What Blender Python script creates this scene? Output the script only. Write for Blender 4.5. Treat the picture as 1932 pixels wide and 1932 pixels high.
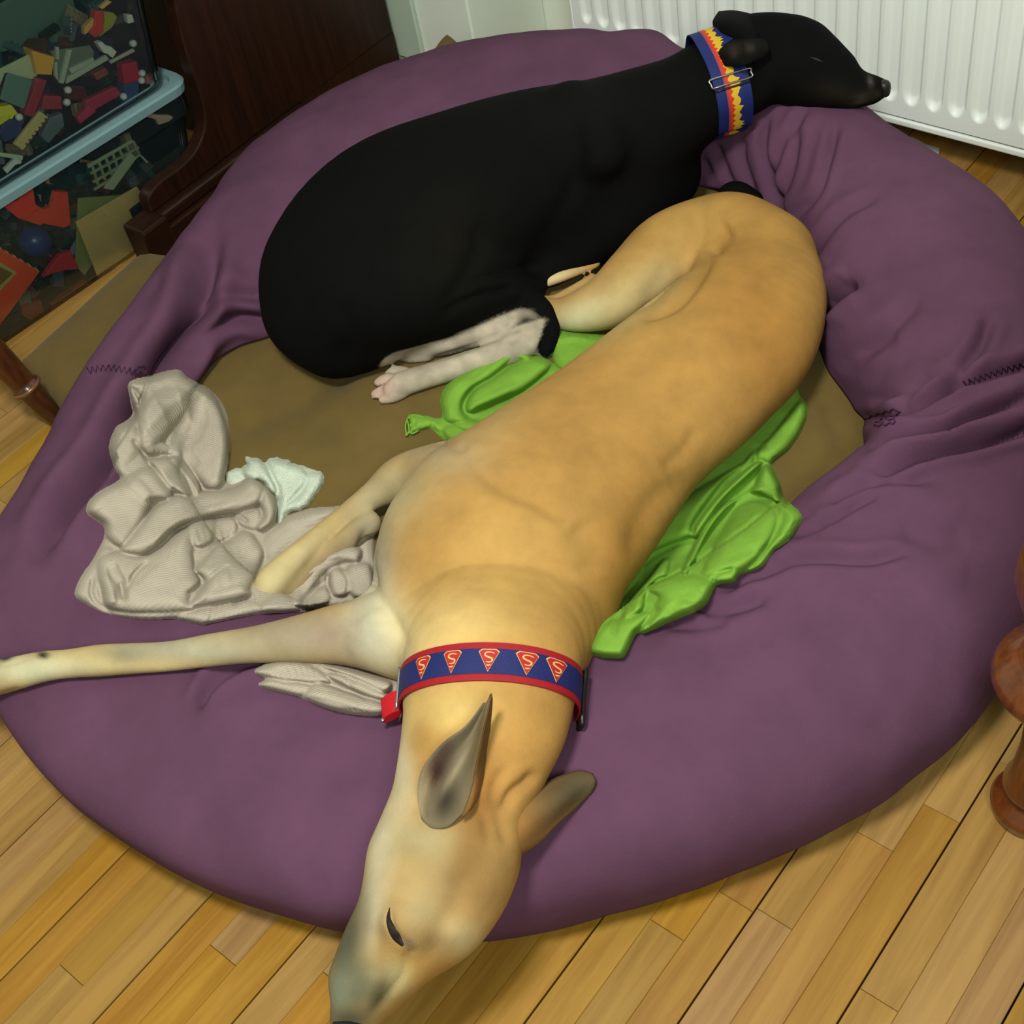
import bpy, bmesh, math, random
import numpy as np
from mathutils import Vector, Matrix
from mathutils.bvhtree import BVHTree
random.seed(7)
for o in list(bpy.data.objects): bpy.data.objects.remove(o)
SC = bpy.context.scene; COL = SC.collection
# ---------------------------------------------------------------- camera, light, exposure
def cam_basis(yaw, pitch, roll):
    cy, sy = math.cos(yaw), math.sin(yaw)
    f = np.array([sy*math.cos(pitch), cy*math.cos(pitch), -math.sin(pitch)])
    r = np.array([cy, -sy, 0.]); u = np.cross(r, f)
    c, s = math.cos(roll), math.sin(roll)
    return c*r+s*u, -s*r+c*u, f
CR, CU, CF = cam_basis(-0.84054142, 0.83376501, -0.22931898)
FPX = 2550.0; CH = 1.5; CPOS = np.array([0, 0, CH])
cam = bpy.data.cameras.new('camera'); camo = bpy.data.objects.new('camera', cam); COL.objects.link(camo)
cam.sensor_width = 36; cam.lens = FPX/1932*36; cam.clip_start = .05
camo.matrix_world = Matrix(((CR[0], CU[0], -CF[0], 0), (CR[1], CU[1], -CF[1], 0), (CR[2], CU[2], -CF[2], CH), (0, 0, 0, 1)))
SC.camera = camo
SC.view_settings.view_transform = 'Standard'; SC.view_settings.look = 'None'
SC.view_settings.gamma = 1; SC.view_settings.exposure = 0.0
SC.view_settings.use_curve_mapping = False
w = bpy.data.worlds.new('room_air'); SC.world = w; w.use_nodes = True
w.node_tree.nodes['Background'].inputs[0].default_value = (.80, .86, .84, 1)
w.node_tree.nodes['Background'].inputs[1].default_value = .42
def area(name, loc, target, size, power, color):
    l = bpy.data.lights.new(name, 'AREA'); l.shape = 'DISK'; l.size = size; l.energy = power; l.color = color
    o = bpy.data.objects.new(name, l); COL.objects.link(o); o.location = loc
    o.rotation_euler = (Vector(target)-Vector(loc)).to_track_quat('-Z', 'Y').to_euler(); return o
area('ceiling_lamp_light', (-.55, .10, 2.40), (-1.0, .95, 0), .42, 50, (1.0, .975, .905))
area('added_fill_light', (.9, -.6, 2.40), (-.8, 1.0, 0), .7, 36, (.92, 1.0, .95))  # fill light added to brighten the radiator side, not a lamp of the room

# ---------------------------------------------------------------- helpers: measured picture positions -> room positions
def ray(px, py): return CR*(px-966)/FPX - CU*(py-966)/FPX + CF
def P(px, py, z=0.):
    d = ray(px, py); return CPOS + d*(z-CH)/d[2]
def PX(px, py, X):
    d = ray(px, py); return CPOS + d*X/d[0]
def PY(px, py, Y):
    d = ray(px, py); return CPOS + d*Y/d[1]
def proj(v):
    v = np.asarray(v)-CPOS; z = v@CF
    return np.stack([966+FPX*(v@CR)/z, 966-FPX*(v@CU)/z], -1)
def depth(p): return float((np.asarray(p)-CPOS)@CF)

def lin(c):
    def f(v):
        v /= 255.
        return v/12.92 if v <= .04045 else ((v+.055)/1.055)**2.4
    return (f(c[0]), f(c[1]), f(c[2]))
def tag(o, label=None, cat=None, group=None, kind=None):
    if label: o['label'] = label
    if cat: o['category'] = cat
    if group: o['group'] = group
    if kind: o['kind'] = kind
    return o
def empty(name, loc=(0, 0, 0)):
    o = bpy.data.objects.new(name, None); COL.objects.link(o); o.location = loc; o.empty_display_size = .05; return o
def link(name, me, m=None, parent=None, smooth=False):
    o = bpy.data.objects.new(name, me); COL.objects.link(o)
    if m is not None: me.materials.append(m)
    if smooth: me.polygons.foreach_set('use_smooth', [True]*len(me.polygons))
    if parent is not None:
        o.parent = parent; o.matrix_parent_inverse = Matrix.Translation(-Vector(parent.location))
    return o
def mesh(name, V, Fc, m=None, parent=None, smooth=False):
    me = bpy.data.meshes.new(name)
    V = np.asarray(V, dtype=float)
    me.from_pydata(V.tolist(), [], Fc if isinstance(Fc, list) else Fc.tolist()); me.update()
    return link(name, me, m, parent, smooth)
def bmobj(name, bm, m=None, parent=None, smooth=False):
    me = bpy.data.meshes.new(name); bm.normal_update(); bm.to_mesh(me); bm.free()
    return link(name, me, m, parent, smooth)
def bm_box(bm, lo, hi, bev=0., rot=None, seg=1):
    lo = Vector(lo); hi = Vector(hi); c = (lo+hi)/2; s = hi-lo
    M = Matrix.Translation(c) @ (rot.to_4x4() if rot is not None else Matrix.Identity(4)) @ Matrix.Diagonal((s.x, s.y, s.z, 1))
    r = bmesh.ops.create_cube(bm, size=1, matrix=M)
    if bev > 0:
        es = list({e for v in r['verts'] for e in v.link_edges})
        bmesh.ops.bevel(bm, geom=es, offset=bev, segments=seg, profile=.5, affect='EDGES')
def box(name, lo, hi, m, parent=None, bev=0., rot=None, seg=1):
    bm = bmesh.new(); bm_box(bm, lo, hi, bev, rot, seg); return bmobj(name, bm, m, parent)
def extrude_poly(name, pts, nrm, th, m, parent=None, bev=0.):
    """solid slab: outline pts (3D, planar), thickness th along nrm"""
    bm = bmesh.new(); n = Vector(nrm).normalized()*th
    a = [bm.verts.new(Vector(p)) for p in pts]; f = bm.faces.new(a)
    r = bmesh.ops.extrude_face_region(bm, geom=[f])
    bmesh.ops.translate(bm, vec=n, verts=[v for v in r['geom'] if isinstance(v, bmesh.types.BMVert)])
    bmesh.ops.recalc_face_normals(bm, faces=bm.faces)
    if bev: bmesh.ops.bevel(bm, geom=list(bm.edges), offset=bev, segments=2, profile=.5, affect='EDGES')
    return bmobj(name, bm, m, parent)
def crom(pts, n=8):
    """Catmull-Rom resample of rows (any columns)"""
    A = np.asarray(pts, float)
    if len(A) < 3: 
        t = np.linspace(0, 1, n+1)[:, None]; return A[0]*(1-t)+A[-1]*t
    Q = np.vstack([2*A[0]-A[1], A, 2*A[-1]-A[-2]]); out = []
    for i in range(1, len(Q)-2):
        for t in np.linspace(0, 1, n, endpoint=False):
            p0, p1, p2, p3 = Q[i-1:i+3]
            out.append(.5*((2*p1)+(-p0+p2)*t+(2*p0-5*p1+4*p2-p3)*t*t+(-p0+3*p1-3*p2+p3)*t**3))
    out.append(A[-1]); return np.array(out)
def tube(name, pts, rad, m, parent=None, sides=8, bm=None):
    own = bm is None
    if own: bm = bmesh.new()
    pts = [Vector(p) for p in pts]; rs = rad if hasattr(rad, '__len__') else [rad]*len(pts)
    rings = []; prev = None
    for i, p in enumerate(pts):
        t = (pts[min(i+1, len(pts)-1)]-pts[max(i-1, 0)]).normalized()
        u = t.cross(Vector((0, 0, 1))) if prev is None else prev-t*prev.dot(t)
        if u.length < 1e-5: u = t.cross(Vector((1, 0, 0)))
        u.normalize(); prev = u; v = t.cross(u)
        rings.append([bm.verts.new(p+(u*math.cos(a)+v*math.sin(a))*rs[i]) for a in [2*math.pi*k/sides for k in range(sides)]])
    for a, b in zip(rings, rings[1:]):
        for k in range(sides): bm.faces.new((a[k], a[(k+1) % sides], b[(k+1) % sides], b[k]))
    bm.faces.new(rings[0][::-1]); bm.faces.new(rings[-1])
    if own: return bmobj(name, bm, m, parent, True)
def lathe(name, prof, c, m, parent=None, sides=40, axis=None):
    bm = bmesh.new(); rings = []
    q = Matrix.Identity(3) if axis is None else Vector((0, 0, 1)).rotation_difference(Vector(axis).normalized()).to_matrix()
    for r, z in prof:
        rings.append([bm.verts.new(Vector(c)+q@Vector((r*math.cos(2*math.pi*k/sides), r*math.sin(2*math.pi*k/sides), z))) for k in range(sides)])
    for a, b in zip(rings, rings[1:]):
        for k in range(sides): bm.faces.new((a[k], a[(k+1) % sides], b[(k+1) % sides], b[k]))
    bm.faces.new(rings[0][::-1]); bm.faces.new(rings[-1])
    return bmobj(name, bm, m, parent, True)

# ---------------------------------------------------------------- materials
def mat(name, col, rough=.7, spec=.3, var=.0, vscale=8., bump=0., bscale=60., attr=None, hue2=None, coat=0., sheen=0., metallic=0., bdist=.002):
    m = bpy.data.materials.new(name); m.use_nodes = True; nt = m.node_tree; N = nt.nodes; L = nt.links
    b = N['Principled BSDF']; b.inputs['Roughness'].default_value = rough
    b.inputs['Specular IOR Level'].default_value = spec; b.inputs['Metallic'].default_value = metallic
    b.inputs['Coat Weight'].default_value = coat; b.inputs['Coat Roughness'].default_value = .15
    if sheen: b.inputs['Sheen Weight'].default_value = sheen; b.inputs['Sheen Roughness'].default_value = .5
    tc = N.new('ShaderNodeTexCoord')
    c0 = (*lin(col), 1)
    src = None
    if attr:
        a = N.new('ShaderNodeAttribute'); a.attribute_name = attr; src = a.outputs['Color']
    if var or hue2:
        n = N.new('ShaderNodeTexNoise'); n.inputs['Scale'].default_value = vscale; n.inputs['Detail'].default_value = 6; n.inputs['Roughness'].default_value = .6
        L.new(tc.outputs['Object'], n.inputs['Vector'])
        mr = N.new('ShaderNodeMapRange'); mr.inputs[1].default_value = .3; mr.inputs[2].default_value = .7
        L.new(n.outputs['Fac'], mr.inputs[0])
        mx = N.new('ShaderNodeMix'); mx.data_type = 'RGBA'
        if src is not None:
            mx.blend_type = 'MULTIPLY'; mx.inputs[0].default_value = 1
            cr = N.new('ShaderNodeMapRange'); cr.inputs[3].default_value = 1-var; cr.inputs[4].default_value = 1+var
            L.new(mr.outputs[0], cr.inputs[0]); L.new(src, mx.inputs[6]); L.new(cr.outputs[0], mx.inputs[7])
        else:
            L.new(mr.outputs[0], mx.inputs[0])
            c1 = tuple(min(1, v*(1-var)) for v in c0[:3]); c2 = tuple(min(1, v*(1+var)) for v in c0[:3])
            if hue2: c2 = lin(hue2)
            mx.inputs[6].default_value = (*c1, 1); mx.inputs[7].default_value = (*c2, 1)
        src = mx.outputs[2]
    if src is not None: L.new(src, b.inputs['Base Color'])
    else: b.inputs['Base Color'].default_value = c0
    if bump:
        n2 = N.new('ShaderNodeTexNoise'); n2.inputs['Scale'].default_value = bscale; n2.inputs['Detail'].default_value = 4
        L.new(tc.outputs['Object'], n2.inputs['Vector'])
        bp = N.new('ShaderNodeBump'); bp.inputs['Strength'].default_value = bump; bp.inputs['Distance'].default_value = bdist
        L.new(n2.outputs['Fac'], bp.inputs['Height']); L.new(bp.outputs[0], b.inputs['Normal'])
    return m
def wood(name, c1, c2, rough=.4, axis='Y', scale=6., spec=.4, rnd=.0, coat=0., stretch=14.):
    m = bpy.data.materials.new(name); m.use_nodes = True; nt = m.node_tree; N = nt.nodes; L = nt.links
    b = N['Principled BSDF']; b.inputs['Roughness'].default_value = rough; b.inputs['Specular IOR Level'].default_value = spec
    b.inputs['Coat Weight'].default_value = coat
    tc = N.new('ShaderNodeTexCoord'); mp = N.new('ShaderNodeMapping'); L.new(tc.outputs['Object'], mp.inputs['Vector'])
    s = {'X': (1, stretch, stretch), 'Y': (stretch, 1, stretch), 'Z': (stretch, stretch, 1)}[axis]; mp.inputs['Scale'].default_value = s
    oi = N.new('ShaderNodeObjectInfo'); ma = N.new('ShaderNodeMath'); ma.operation = 'MULTIPLY'; ma.inputs[1].default_value = 37.
    L.new(oi.outputs['Random'], ma.inputs[0])
    n = N.new('ShaderNodeTexNoise'); n.noise_dimensions = '4D'; n.inputs['Scale'].default_value = scale; n.inputs['Detail'].default_value = 7; n.inputs['Roughness'].default_value = .62; n.inputs['Distortion'].default_value = .7
    L.new(mp.outputs[0], n.inputs['Vector']); L.new(ma.outputs[0], n.inputs['W'])
    cr = N.new('ShaderNodeValToRGB'); e = cr.color_ramp.elements; e[0].position = .32; e[0].color = (*lin(c2), 1); e[1].position = .62; e[1].color = (*lin(c1), 1)
    L.new(n.outputs['Fac'], cr.inputs[0])
    out = cr.outputs[0]
    if rnd:
        hs = N.new('ShaderNodeHueSaturation')
        def rr(inp, lo, hi, k):
            mm = N.new('ShaderNodeMath'); mm.operation = 'MULTIPLY'; mm.inputs[1].default_value = k
            fr = N.new('ShaderNodeMath'); fr.operation = 'FRACT'; L.new(oi.outputs['Random'], mm.inputs[0]); L.new(mm.outputs[0], fr.inputs[0])
            r_ = N.new('ShaderNodeMapRange'); r_.inputs[3].default_value = lo; r_.inputs[4].default_value = hi
            L.new(fr.outputs[0], r_.inputs[0]); L.new(r_.outputs[0], hs.inputs[inp])
        rr('Value', 1-rnd, 1+rnd*.8, 11.3); rr('Hue', .494, .504, 5.1); rr('Saturation', .88, 1.08, 3.7)
        L.new(out, hs.inputs['Color']); out = hs.outputs[0]
    L.new(out, b.inputs['Base Color'])
    bp = N.new('ShaderNodeBump'); bp.inputs['Strength'].default_value = .12; bp.inputs['Distance'].default_value = .001
    L.new(n.outputs['Fac'], bp.inputs['Height']); L.new(bp.outputs[0], b.inputs['Normal'])
    return m
M = {}
M['wall'] = mat('wall_paint', (222, 232, 218), .75, .2, .04, 5, .15, 40)
M['dkwall'] = mat('trim_tone', (176, 194, 176), .6, .3, .04, 5)  # strip coloured a tone darker than the wall
M['ceil'] = mat('ceiling_paint', (215, 215, 205), .9)
M['floor'] = wood('oak_parquet', (160, 122, 54), (134, 96, 35), .42, 'Y', 3.2, .35, .075, 0., 16)
M['sub'] = mat('subfloor', (66, 44, 20), .9)
M['dark'] = wood('dark_wood', (42, 19, 8), (23, 10, 4), .42, 'Y', 5, .35)
M['darkz'] = wood('dark_wood_upright', (42, 19, 8), (24, 10, 4), .42, 'Z', 5, .35)
M['leg'] = wood('turned_wood', (104, 52, 18), (70, 32, 10), .3, 'Z', 5, .5, 0, .3)
M['rad'] = mat('radiator_enamel', (236, 243, 237), .35, .45)
M['purple'] = mat('purple_fleece', (92, 62, 84), .95, .08, .13, 9, .35, 420, bdist=.0015)
M['purple_thread'] = mat('purple_thread', (74, 44, 72), .9, .1)
M['olive'] = mat('olive_suede', (99, 82, 43), .9, .15, .16, 7, .25, 260, sheen=.08)
M['paper'] = mat('paper', (170, 165, 160), .8)

# ---------------------------------------------------------------- setting
def struct(o): o['kind'] = 'structure'; return o
struct(box('wall_back', (-2.9, 2.04, 0), (2.0, 2.14, 2.6), M['wall']))
t = struct(box('trim_1', (-2.9, 1.812, 0), (-1.810, 2.039, 2.6), M['wall'], None, .004, None, 2))
t2 = struct(box('trim_2', (-2.057, 1.800, .02), (-1.958, 1.8115, 2.6), M['dkwall'], None, .003))
struct(box('wall_left', (-3.0, -2.2, 0), (-2.9, 2.04, 2.6), M['wall']))
struct(box('wall_right', (2.0, -2.2, 0), (2.1, 2.14, 2.6), M['wall']))
struct(box('wall_front', (-2.9, -2.3, 0), (2.0, -2.2, 2.6), M['wall']))
struct(box('ceiling', (-3.0, -2.3, 2.6), (2.1, 2.14, 2.7), M['ceil']))
fl = struct(box('floor', (-3.0, -2.3, -.12), (2.1, 2.14, -.016), M['sub']))
# oak strips: three to a board, dark joints between boards
BW = .1405; SW = BW/3; X0 = -.387-BW*20
bm_far = bmesh.new(); rnd = random.Random(11); shared = {}; npl = 0
for bi in range(40):
    for si in range(3):
        x0 = X0+bi*BW+si*SW; x1 = x0+SW
        if x1 > 2.0 or x0 < -2.9: continue
        g0 = .0011 if si == 0 else .00012; g1 = .0011 if si == 2 else .00012
        y = -2.2+rnd.uniform(-.4, 0)
        while y < 2.04:
            ln = rnd.choice((.34, .46, .58, .40)); y1 = y+ln
            a, b = max(y, -2.2), min(y1, 2.04); y = y1
            if b-a < .03: continue
            pj = proj(np.array([(x0+x1)/2, 0, 0])+np.outer(np.linspace(a, b, 7), [0, 1, 0]))
            vis = ((pj[:, 0] > -40) & (pj[:, 0] < 1972) & (pj[:, 1] > -20) & (pj[:, 1] < 1972))
            inb = (((pj[:, 0]-960)/905)**2+((pj[:, 1]-850)/770)**2) < 1
            near = (CPOS[1] + 0) <= 99
            if (vis & ~inb).any() and (a+b)/2 > -1:
                key = (si, round(b-a, 3))
                if key not in shared:
                    bm = bmesh.new(); bm_box(bm, (g0, 0, -.0155), (SW-g1, b-a-.0005, 0), 0)
                    es = [e for e in bm.edges if all(v.co.z > -.001 for v in e.verts)]
                    bmesh.ops.bevel(bm, geom=es, offset=.0006, segments=1, affect='EDGES')
                    me = bpy.data.meshes.new('plank'); bm.to_mesh(me); bm.free(); me.materials.append(M['floor']); shared[key] = me
                o = bpy.data.objects.new('plank', shared[key]); COL.objects.link(o); o.location = (x0, a, rnd.uniform(-.0004, 0)); o.parent = fl; npl += 1
            else:
                bm_box(bm_far, (x0+g0, a, -.0155), (x1-g1, b-.0005, 0))
print('planks', npl)
o = bmobj('plank', bm_far, M['floor'], fl); o['kind'] = 'stuff'

# ---------------------------------------------------------------- radiator
def make_radiator():
    t = empty('radiator', (-.6, 1.95, .08))
    tag(t, 'white ribbed panel radiator on the wall behind the black dog', 'radiator')
    xl, xr, zb, zt = -1.631, .14, .101, .68; yf = 1.922
    pitch = .0409; xg = -.930  # dark groove position
    nx = int((xr-xl)/.0022); nz = 90
    xs = np.linspace(xl, xr, nx); zs = np.concatenate([np.linspace(zb, zb+.09, 50), np.linspace(zb+.095, zt-.09, 6), np.linspace(zt-.085, zt, 20)])
    X, Z = np.meshgrid(xs, zs)
    ph = ((X-xg)/pitch) % 1.0            # 0 at dark groove
    # raised flute: sharp fall into a narrow groove at ph~0, gentle shoulder at the other side
    rec = np.clip((ph-.22)/.26, 0, 1); rec = rec*rec*(3-2*rec)*np.clip((1-ph)/.045, 0, 1)
    # each recess ends in a rounded scoop that faces upwards
    endb = zb+.026+.016*(np.abs(ph-.64)/.36)**2.2*(ph > .25)
    eb = np.clip((Z-endb)/.016, 0, 1); et = np.clip((zt-.035-Z)/.012, 0, 1)
    edge = np.clip((X-xl-.02)/.004, 0, 1)*np.clip((xr-.02-X)/.004, 0, 1)
    D = -.0085*rec*np.sin(eb*np.pi/2)*np.sqrt(et)*edge
    g = 0
    Y = yf-D+g
    V = np.stack([X, Y, Z], -1).reshape(-1, 3); nz = len(zs)
    idx = np.arange(nz*nx).reshape(nz, nx)
    F = np.stack([idx[:-1, :-1], idx[:-1, 1:], idx[1:, 1:], idx[1:, :-1]], -1).reshape(-1, 4)
    mesh('front_panel', V, F, M['rad'], t, True)
    bm = bmesh.new(); bm_box(bm, (xl, yf+.0095, zb), (xr, yf+.02, zt)); bmobj('water_channel', bm, M['rad'], t)
    box('bottom_lip', (xl, yf-.002, zb-.0175), (xr, yf+.014, zb-.004), M['rad'], t, .004, None, 3)
    box('back_panel', (xl, yf+.055, zb-.015), (xr, yf+.068, zt), M['rad'], t, .003)
    box('side_cover', (xl-.006, yf-.003, zb-.017), (xl-.0005, yf+.07, zt+.005), M['rad'], t, .002)
    box('side_cover', (xr+.0005, yf-.003, zb-.017), (xr+.006, yf+.07, zt+.005), M['rad'], t, .002)
    box('top_grille', (xl, yf, zt+.0005), (xr, yf+.068, zt+.006), M['rad'], t, .002)
    bm = bmesh.new()
    for k in range(40):
        x = xl+.03+k*.041; bm_box(bm, (x, yf+.021, zb), (x+.03, yf+.053, zt-.01))
    o = bmobj('convector_fins', bm, M['rad'], t)
    for x in (-1.2, -.2): box('bracket', (x, yf+.069, .3), (x+.03, 2.0395, .6), M['rad'], t)
make_radiator()
# paper scrap under the radiator
q = [P(1722, 262, .003), P(1745, 275, .003), P(1772, 283, .003), P(1770, 310, .003), P(1730, 292, .003), P(1690, 262, .003)]
tag(extrude_poly('paper_scrap', q, (0, 0, 1), .004, M['paper']), 'pale crumpled paper scrap on the floor under the radiator', 'paper')

# ---------------------------------------------------------------- dark wooden piece at the upper left
def make_cabinet():
    t = empty('wooden_cabinet', (-2.2, 1.45, 0))
    tag(t, 'tall dark brown wooden cabinet with curved front edge beside the purple bed', 'cabinet')
    prof = crom([(1.300, .80), (1.300, .45), (1.292, .38), (1.286, .335), (1.282, .28), (1.282, .225), (1.268, .172), (1.230, .140), (1.185, .131), (1.130, .131), (1.096, .118), (1.090, .088)], 5)
    pts = [(-2.015, y, z) for y, z in prof]+[(-2.015, 1.785, .088), (-2.015, 1.785, 1.1), (-2.015, 1.300, 1.1)]
    extrude_poly('side_panel', pts, (-1, 0, 0), .030, M['darkz'], t, .003)
    bm = bmesh.new(); bm_box(bm, (-2.045, 1.05, .0), (-1.985, 1.50, .060), .004, None, 2); bmobj('base_rail', bm, M['dark'], t)
    bm = bmesh.new(); bm_box(bm, (-2.045, 1.075, .0605), (-1.995, 1.50, .087), .008, None, 3); bmobj('base_moulding', bm, M['dark'], t)
    bm = bmesh.new(); bm_box(bm, (-2.045, 1.037, .0), (-1.982, 1.10, .088), .006, None, 2); bmobj('foot', bm, M['dark'], t)
    box('skirting', (-2.045, 1.5005, .0), (-2.0152, 1.785, .0879), M['darkz'], t)
    box('back_board', (-2.88, 1.74, .02), (-2.0455, 1.78, 1.1), M['darkz'], t, .002)
    box('top_board', (-2.89, 1.28, 1.1005), (-2.01, 1.80, 1.13), M['dark'], t, .004)
    box('dark_filler_board', (-2.88, 1.40, .005), (-2.0455, 1.425, 1.1), M['darkz'], t, .002)  # board added so the shaded void behind the boxes stays dark
make_cabinet()

# ---------------------------------------------------------------- table leg at the right edge, stool leg at the left edge
def make_table():
    c = (-.190, .862, 0); t = empty('side_table', c)
    tag(t, 'wooden table with thick turned baluster legs at the right edge', 'table')
    prof = [(.034, 0), (.045, .004), (.047, .018), (.043, .027), (.034, .032), (.030, .040), (.037, .050), (.037, .060), (.031, .080), (.027, .13), (.028, .18), (.034, .22), (.044, .245), (.056, .256), (.069, .262), (.073, .272), (.069, .284), (.052, .292), (.042, .30), (.040, .33), (.048, .37), (.060, .40), (.068, .43), (.066, .46), (.055, .485), (.045, .50), (.05, .52), (.05, .60)]
    for dx, dy in ((0, 0), (.9, 0), (0, .62), (.9, .62)):
        lathe('leg', prof, (c[0]+dx, c[1]+dy, 0), M['leg'], t)
    box('apron', (c[0]+.02, c[1]-.012, .605), (c[0]+.88, c[1]+.012, .70), M['leg'], t)
    box('apron', (c[0]+.02, c[1]+.608, .605), (c[0]+.88, c[1]+.632, .70), M['leg'], t)
    for dx, dy in ((0, 0), (.9, 0), (0, .62), (.9, .62)):
        box('leg_block', (c[0]+dx-.045, c[1]+dy-.045, .6005), (c[0]+dx+.045, c[1]+dy+.045, .72), M['leg'], t, .003)
    box('tabletop', (c[0]-.05, c[1]-.03, .7205), (c[0]+.97, c[1]+.68, .75), M['leg'], t, .006, None, 2)
make_table()
def make_stool():
    a = P(106, 786, .012); b = P(-6, 672, .15)
    a = np.array([*a[:2], 0.0]); d = b-a; t = empty('wooden_stool', tuple(a))
    tag(t, 'turned dark wooden stool leg with a ringed collar at the left edge', 'stool')
    L_ = np.linalg.norm(d); n = d/L_
    prof = [(.013, 0), (.016, .004), (.020, .05), (.0215, .072), (.0215, .076), (.0255, .080), (.0265, .085), (.0255, .090), (.0215, .094), (.0225, .10), (.024, .14), (.0255, .2), (.024, .4), (.02, .55)]
    lathe('leg', prof, a, M['dark2'], t, 28, n)
    lathe('collar_ring', [(.0262, .0815), (.0278, .083), (.0278, .087), (.0262, .0885)], a, M['brass'], t, 28, n)
    top = a+n*.55
    lathe('seat', [(.14, 0), (.155, .008), (.155, .028), (.14, .034)], (top[0]+.06, top[1]-.15, top[2]-.005), M['dark2'], t, 40)
M['dark2'] = wood('stool_wood', (78, 40, 18), (46, 22, 9), .28, 'Z', 5, .5, 0, .4)
M['brass'] = mat('worn_ring', (130, 92, 60), .3, .6, metallic=.5)
make_stool()
# ---------------------------------------------------------------- olive mat under and inside the ring
def seg_dist(Q, A, B):
    d = B-A; L2 = (d@d)+1e-12; h = np.clip(((Q-A)@d)/L2, 0, 1)
    return np.linalg.norm(Q-A-h[:, None]*d, axis=1), h
def poly_dist(Q, pts):
    best = np.full(len(Q), 1e9); arc = np.zeros(len(Q)); pts = np.asarray(pts, float); acc = 0.; lens = np.linalg.norm(np.diff(pts, axis=0), axis=1); tot = lens.sum()
    for i in range(len(pts)-1):
        d, h = seg_dist(Q, pts[i], pts[i+1]); k = d < best
        best[k] = d[k]; arc[k] = (acc+h[k]*lens[i])/tot; acc += lens[i]
    return best, arc
def grid_faces(n, m, wrap=False):
    idx = np.arange(n*m).reshape(n, m)
    if wrap: idx = np.vstack([idx, idx[:1]])
    return np.stack([idx[:-1, :-1], idx[1:, :-1], idx[1:, 1:], idx[:-1, 1:]], -1).reshape(-1, 4)
from mathutils import noise as mnoise
def fbm(XY, s, seed=0., z=0.):
    return np.array([mnoise.fractal(Vector((x*s+seed, y*s-seed, z)), 1., 2., 3) for x, y in XY])
def make_mat():
    c00 = np.array([-1.975, .70]); c01 = np.array([-1.87, 1.80]); c10 = np.array([-.62, .46]); c11 = np.array([-.50, 1.62])
    n = 150; s = np.linspace(-1, 1, n); S, T = np.meshgrid(s, s, indexing='ij')
    def loft(S, T):
        a = (S+1)/2; b = (T+1)/2
        return ((1-a)*(1-b))[..., None]*c00+((1-a)*b)[..., None]*c01+(a*(1-b))[..., None]*c10+(a*b)[..., None]*c11
    R = loft(S, T)
    R[..., 0] -= .062*np.clip((-S-.2)/.8, 0, 1)*np.clip((R[..., 1]-.72)/.28, 0, 1)*np.clip((1.035-R[..., 1])/.02, 0, 1); e = np.maximum(np.abs(S), np.abs(T))
    prof = np.clip(1-e**14, 0, 1)**.5
    H = .012+.068*prof
    fx = fbm(R.reshape(-1, 2), 3.2, 3.).reshape(n, n); H = H+.010*fx*prof
    fx2 = fbm(R.reshape(-1, 2), 12, 1.).reshape(n, n); H = H+.003*fx2*prof+.085*prof**.5*np.exp(-((R[..., 0]+1.85)**2+(R[..., 1]-1.785)**2)/.010)
    up = np.concatenate([R, H[..., None]], -1).reshape(-1, 3); dn = up.copy(); dn[:, 2] = .001
    V = np.vstack([up, dn]); F = grid_faces(n, n); F2 = F[:, ::-1]+n*n
    idx = np.arange(n*n).reshape(n, n); rim = np.concatenate([idx[:-1, 0], idx[-1, :-1], idx[1:, -1][::-1], idx[0, 1:][::-1]])
    nr = np.roll(rim, -1); F3 = np.stack([rim, nr, nr+n*n, rim+n*n], -1)
    # crease where the cover pulls, towards the black dog
    for pts, wd, dp in (([(470, 800), (560, 760), (610, 718), (640, 700)], 26, .010), ([(640, 712), (600, 690), (560, 650)], 22, .008), ([(640, 712), (700, 690), (760, 700)], 20, .006), ([(1560, 760), (1590, 830), (1560, 920)], 18, .005)):
        pj = proj(V[:n*n]); d, _ = poly_dist(pj, pts); V[:n*n, 2] -= dp*np.exp(-(d/wd)**2)
    o = mesh('floor_cushion', V, np.vstack([F[:, ::-1], F2[:, ::-1], F3]), M['olive'], None, True)
    bm = bmesh.new(); bm.from_mesh(o.data); bmesh.ops.recalc_face_normals(bm, faces=bm.faces); bm.to_mesh(o.data); bm.free()
    tag(o, 'flat square olive brown suede dog mattress inside and under the purple ring', 'dog mattress')
    return o
MAT = make_mat()

# ---------------------------------------------------------------- purple ring
OUT = [(640,1755,),(780,1768),(900,1775),(1000,1762),(1150,1722),(1280,1685),(1400,1640),(1500,1600),(1600,1550),(1690,1495),(1750,1445),(1815,1390),(1870,1320),(1925,1230),(1965,1120),(1995,980),(2000,830),(1995,700),(1985,580),(1960,490),(1925,425),(1880,370),(1820,322),(1760,285),(1690,245),(1640,205),(1560,170),(1480,130),(1400,105),(1300,78),(1200,62),(1100,58),(1000,60),(900,76),(820,95),(740,122),(660,157),(580,200),(510,245),(455,290),(420,335),(385,395),(345,450),(300,505),(250,572),(200,640),(150,715),(105,790),(60,875),(5,958),(-50,1040),(-85,1130),(-88,1210),(-60,1275),(0,1345),(50,1420),(130,1510),(250,1598),(400,1680),(520,1722)]
INN = [(700,1190),(850,1240),(1000,1250),(1100,1225),(1230,1150),(1350,1090),(1430,1030),(1500,975),(1600,915),(1622,890),(1628,860),(1632,800),(1618,775),(1560,700),(1540,640),(1530,560),(1500,470),(1450,400),(1380,360),(1290,345),(1180,330),(1080,340),(950,370),(800,430),(680,510),(600,580),(520,628),(450,650),(400,678),(365,715),(330,800),(330,900),(380,1000),(450,1080),(560,1150)]
CX, CY = 985., 860.
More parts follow.
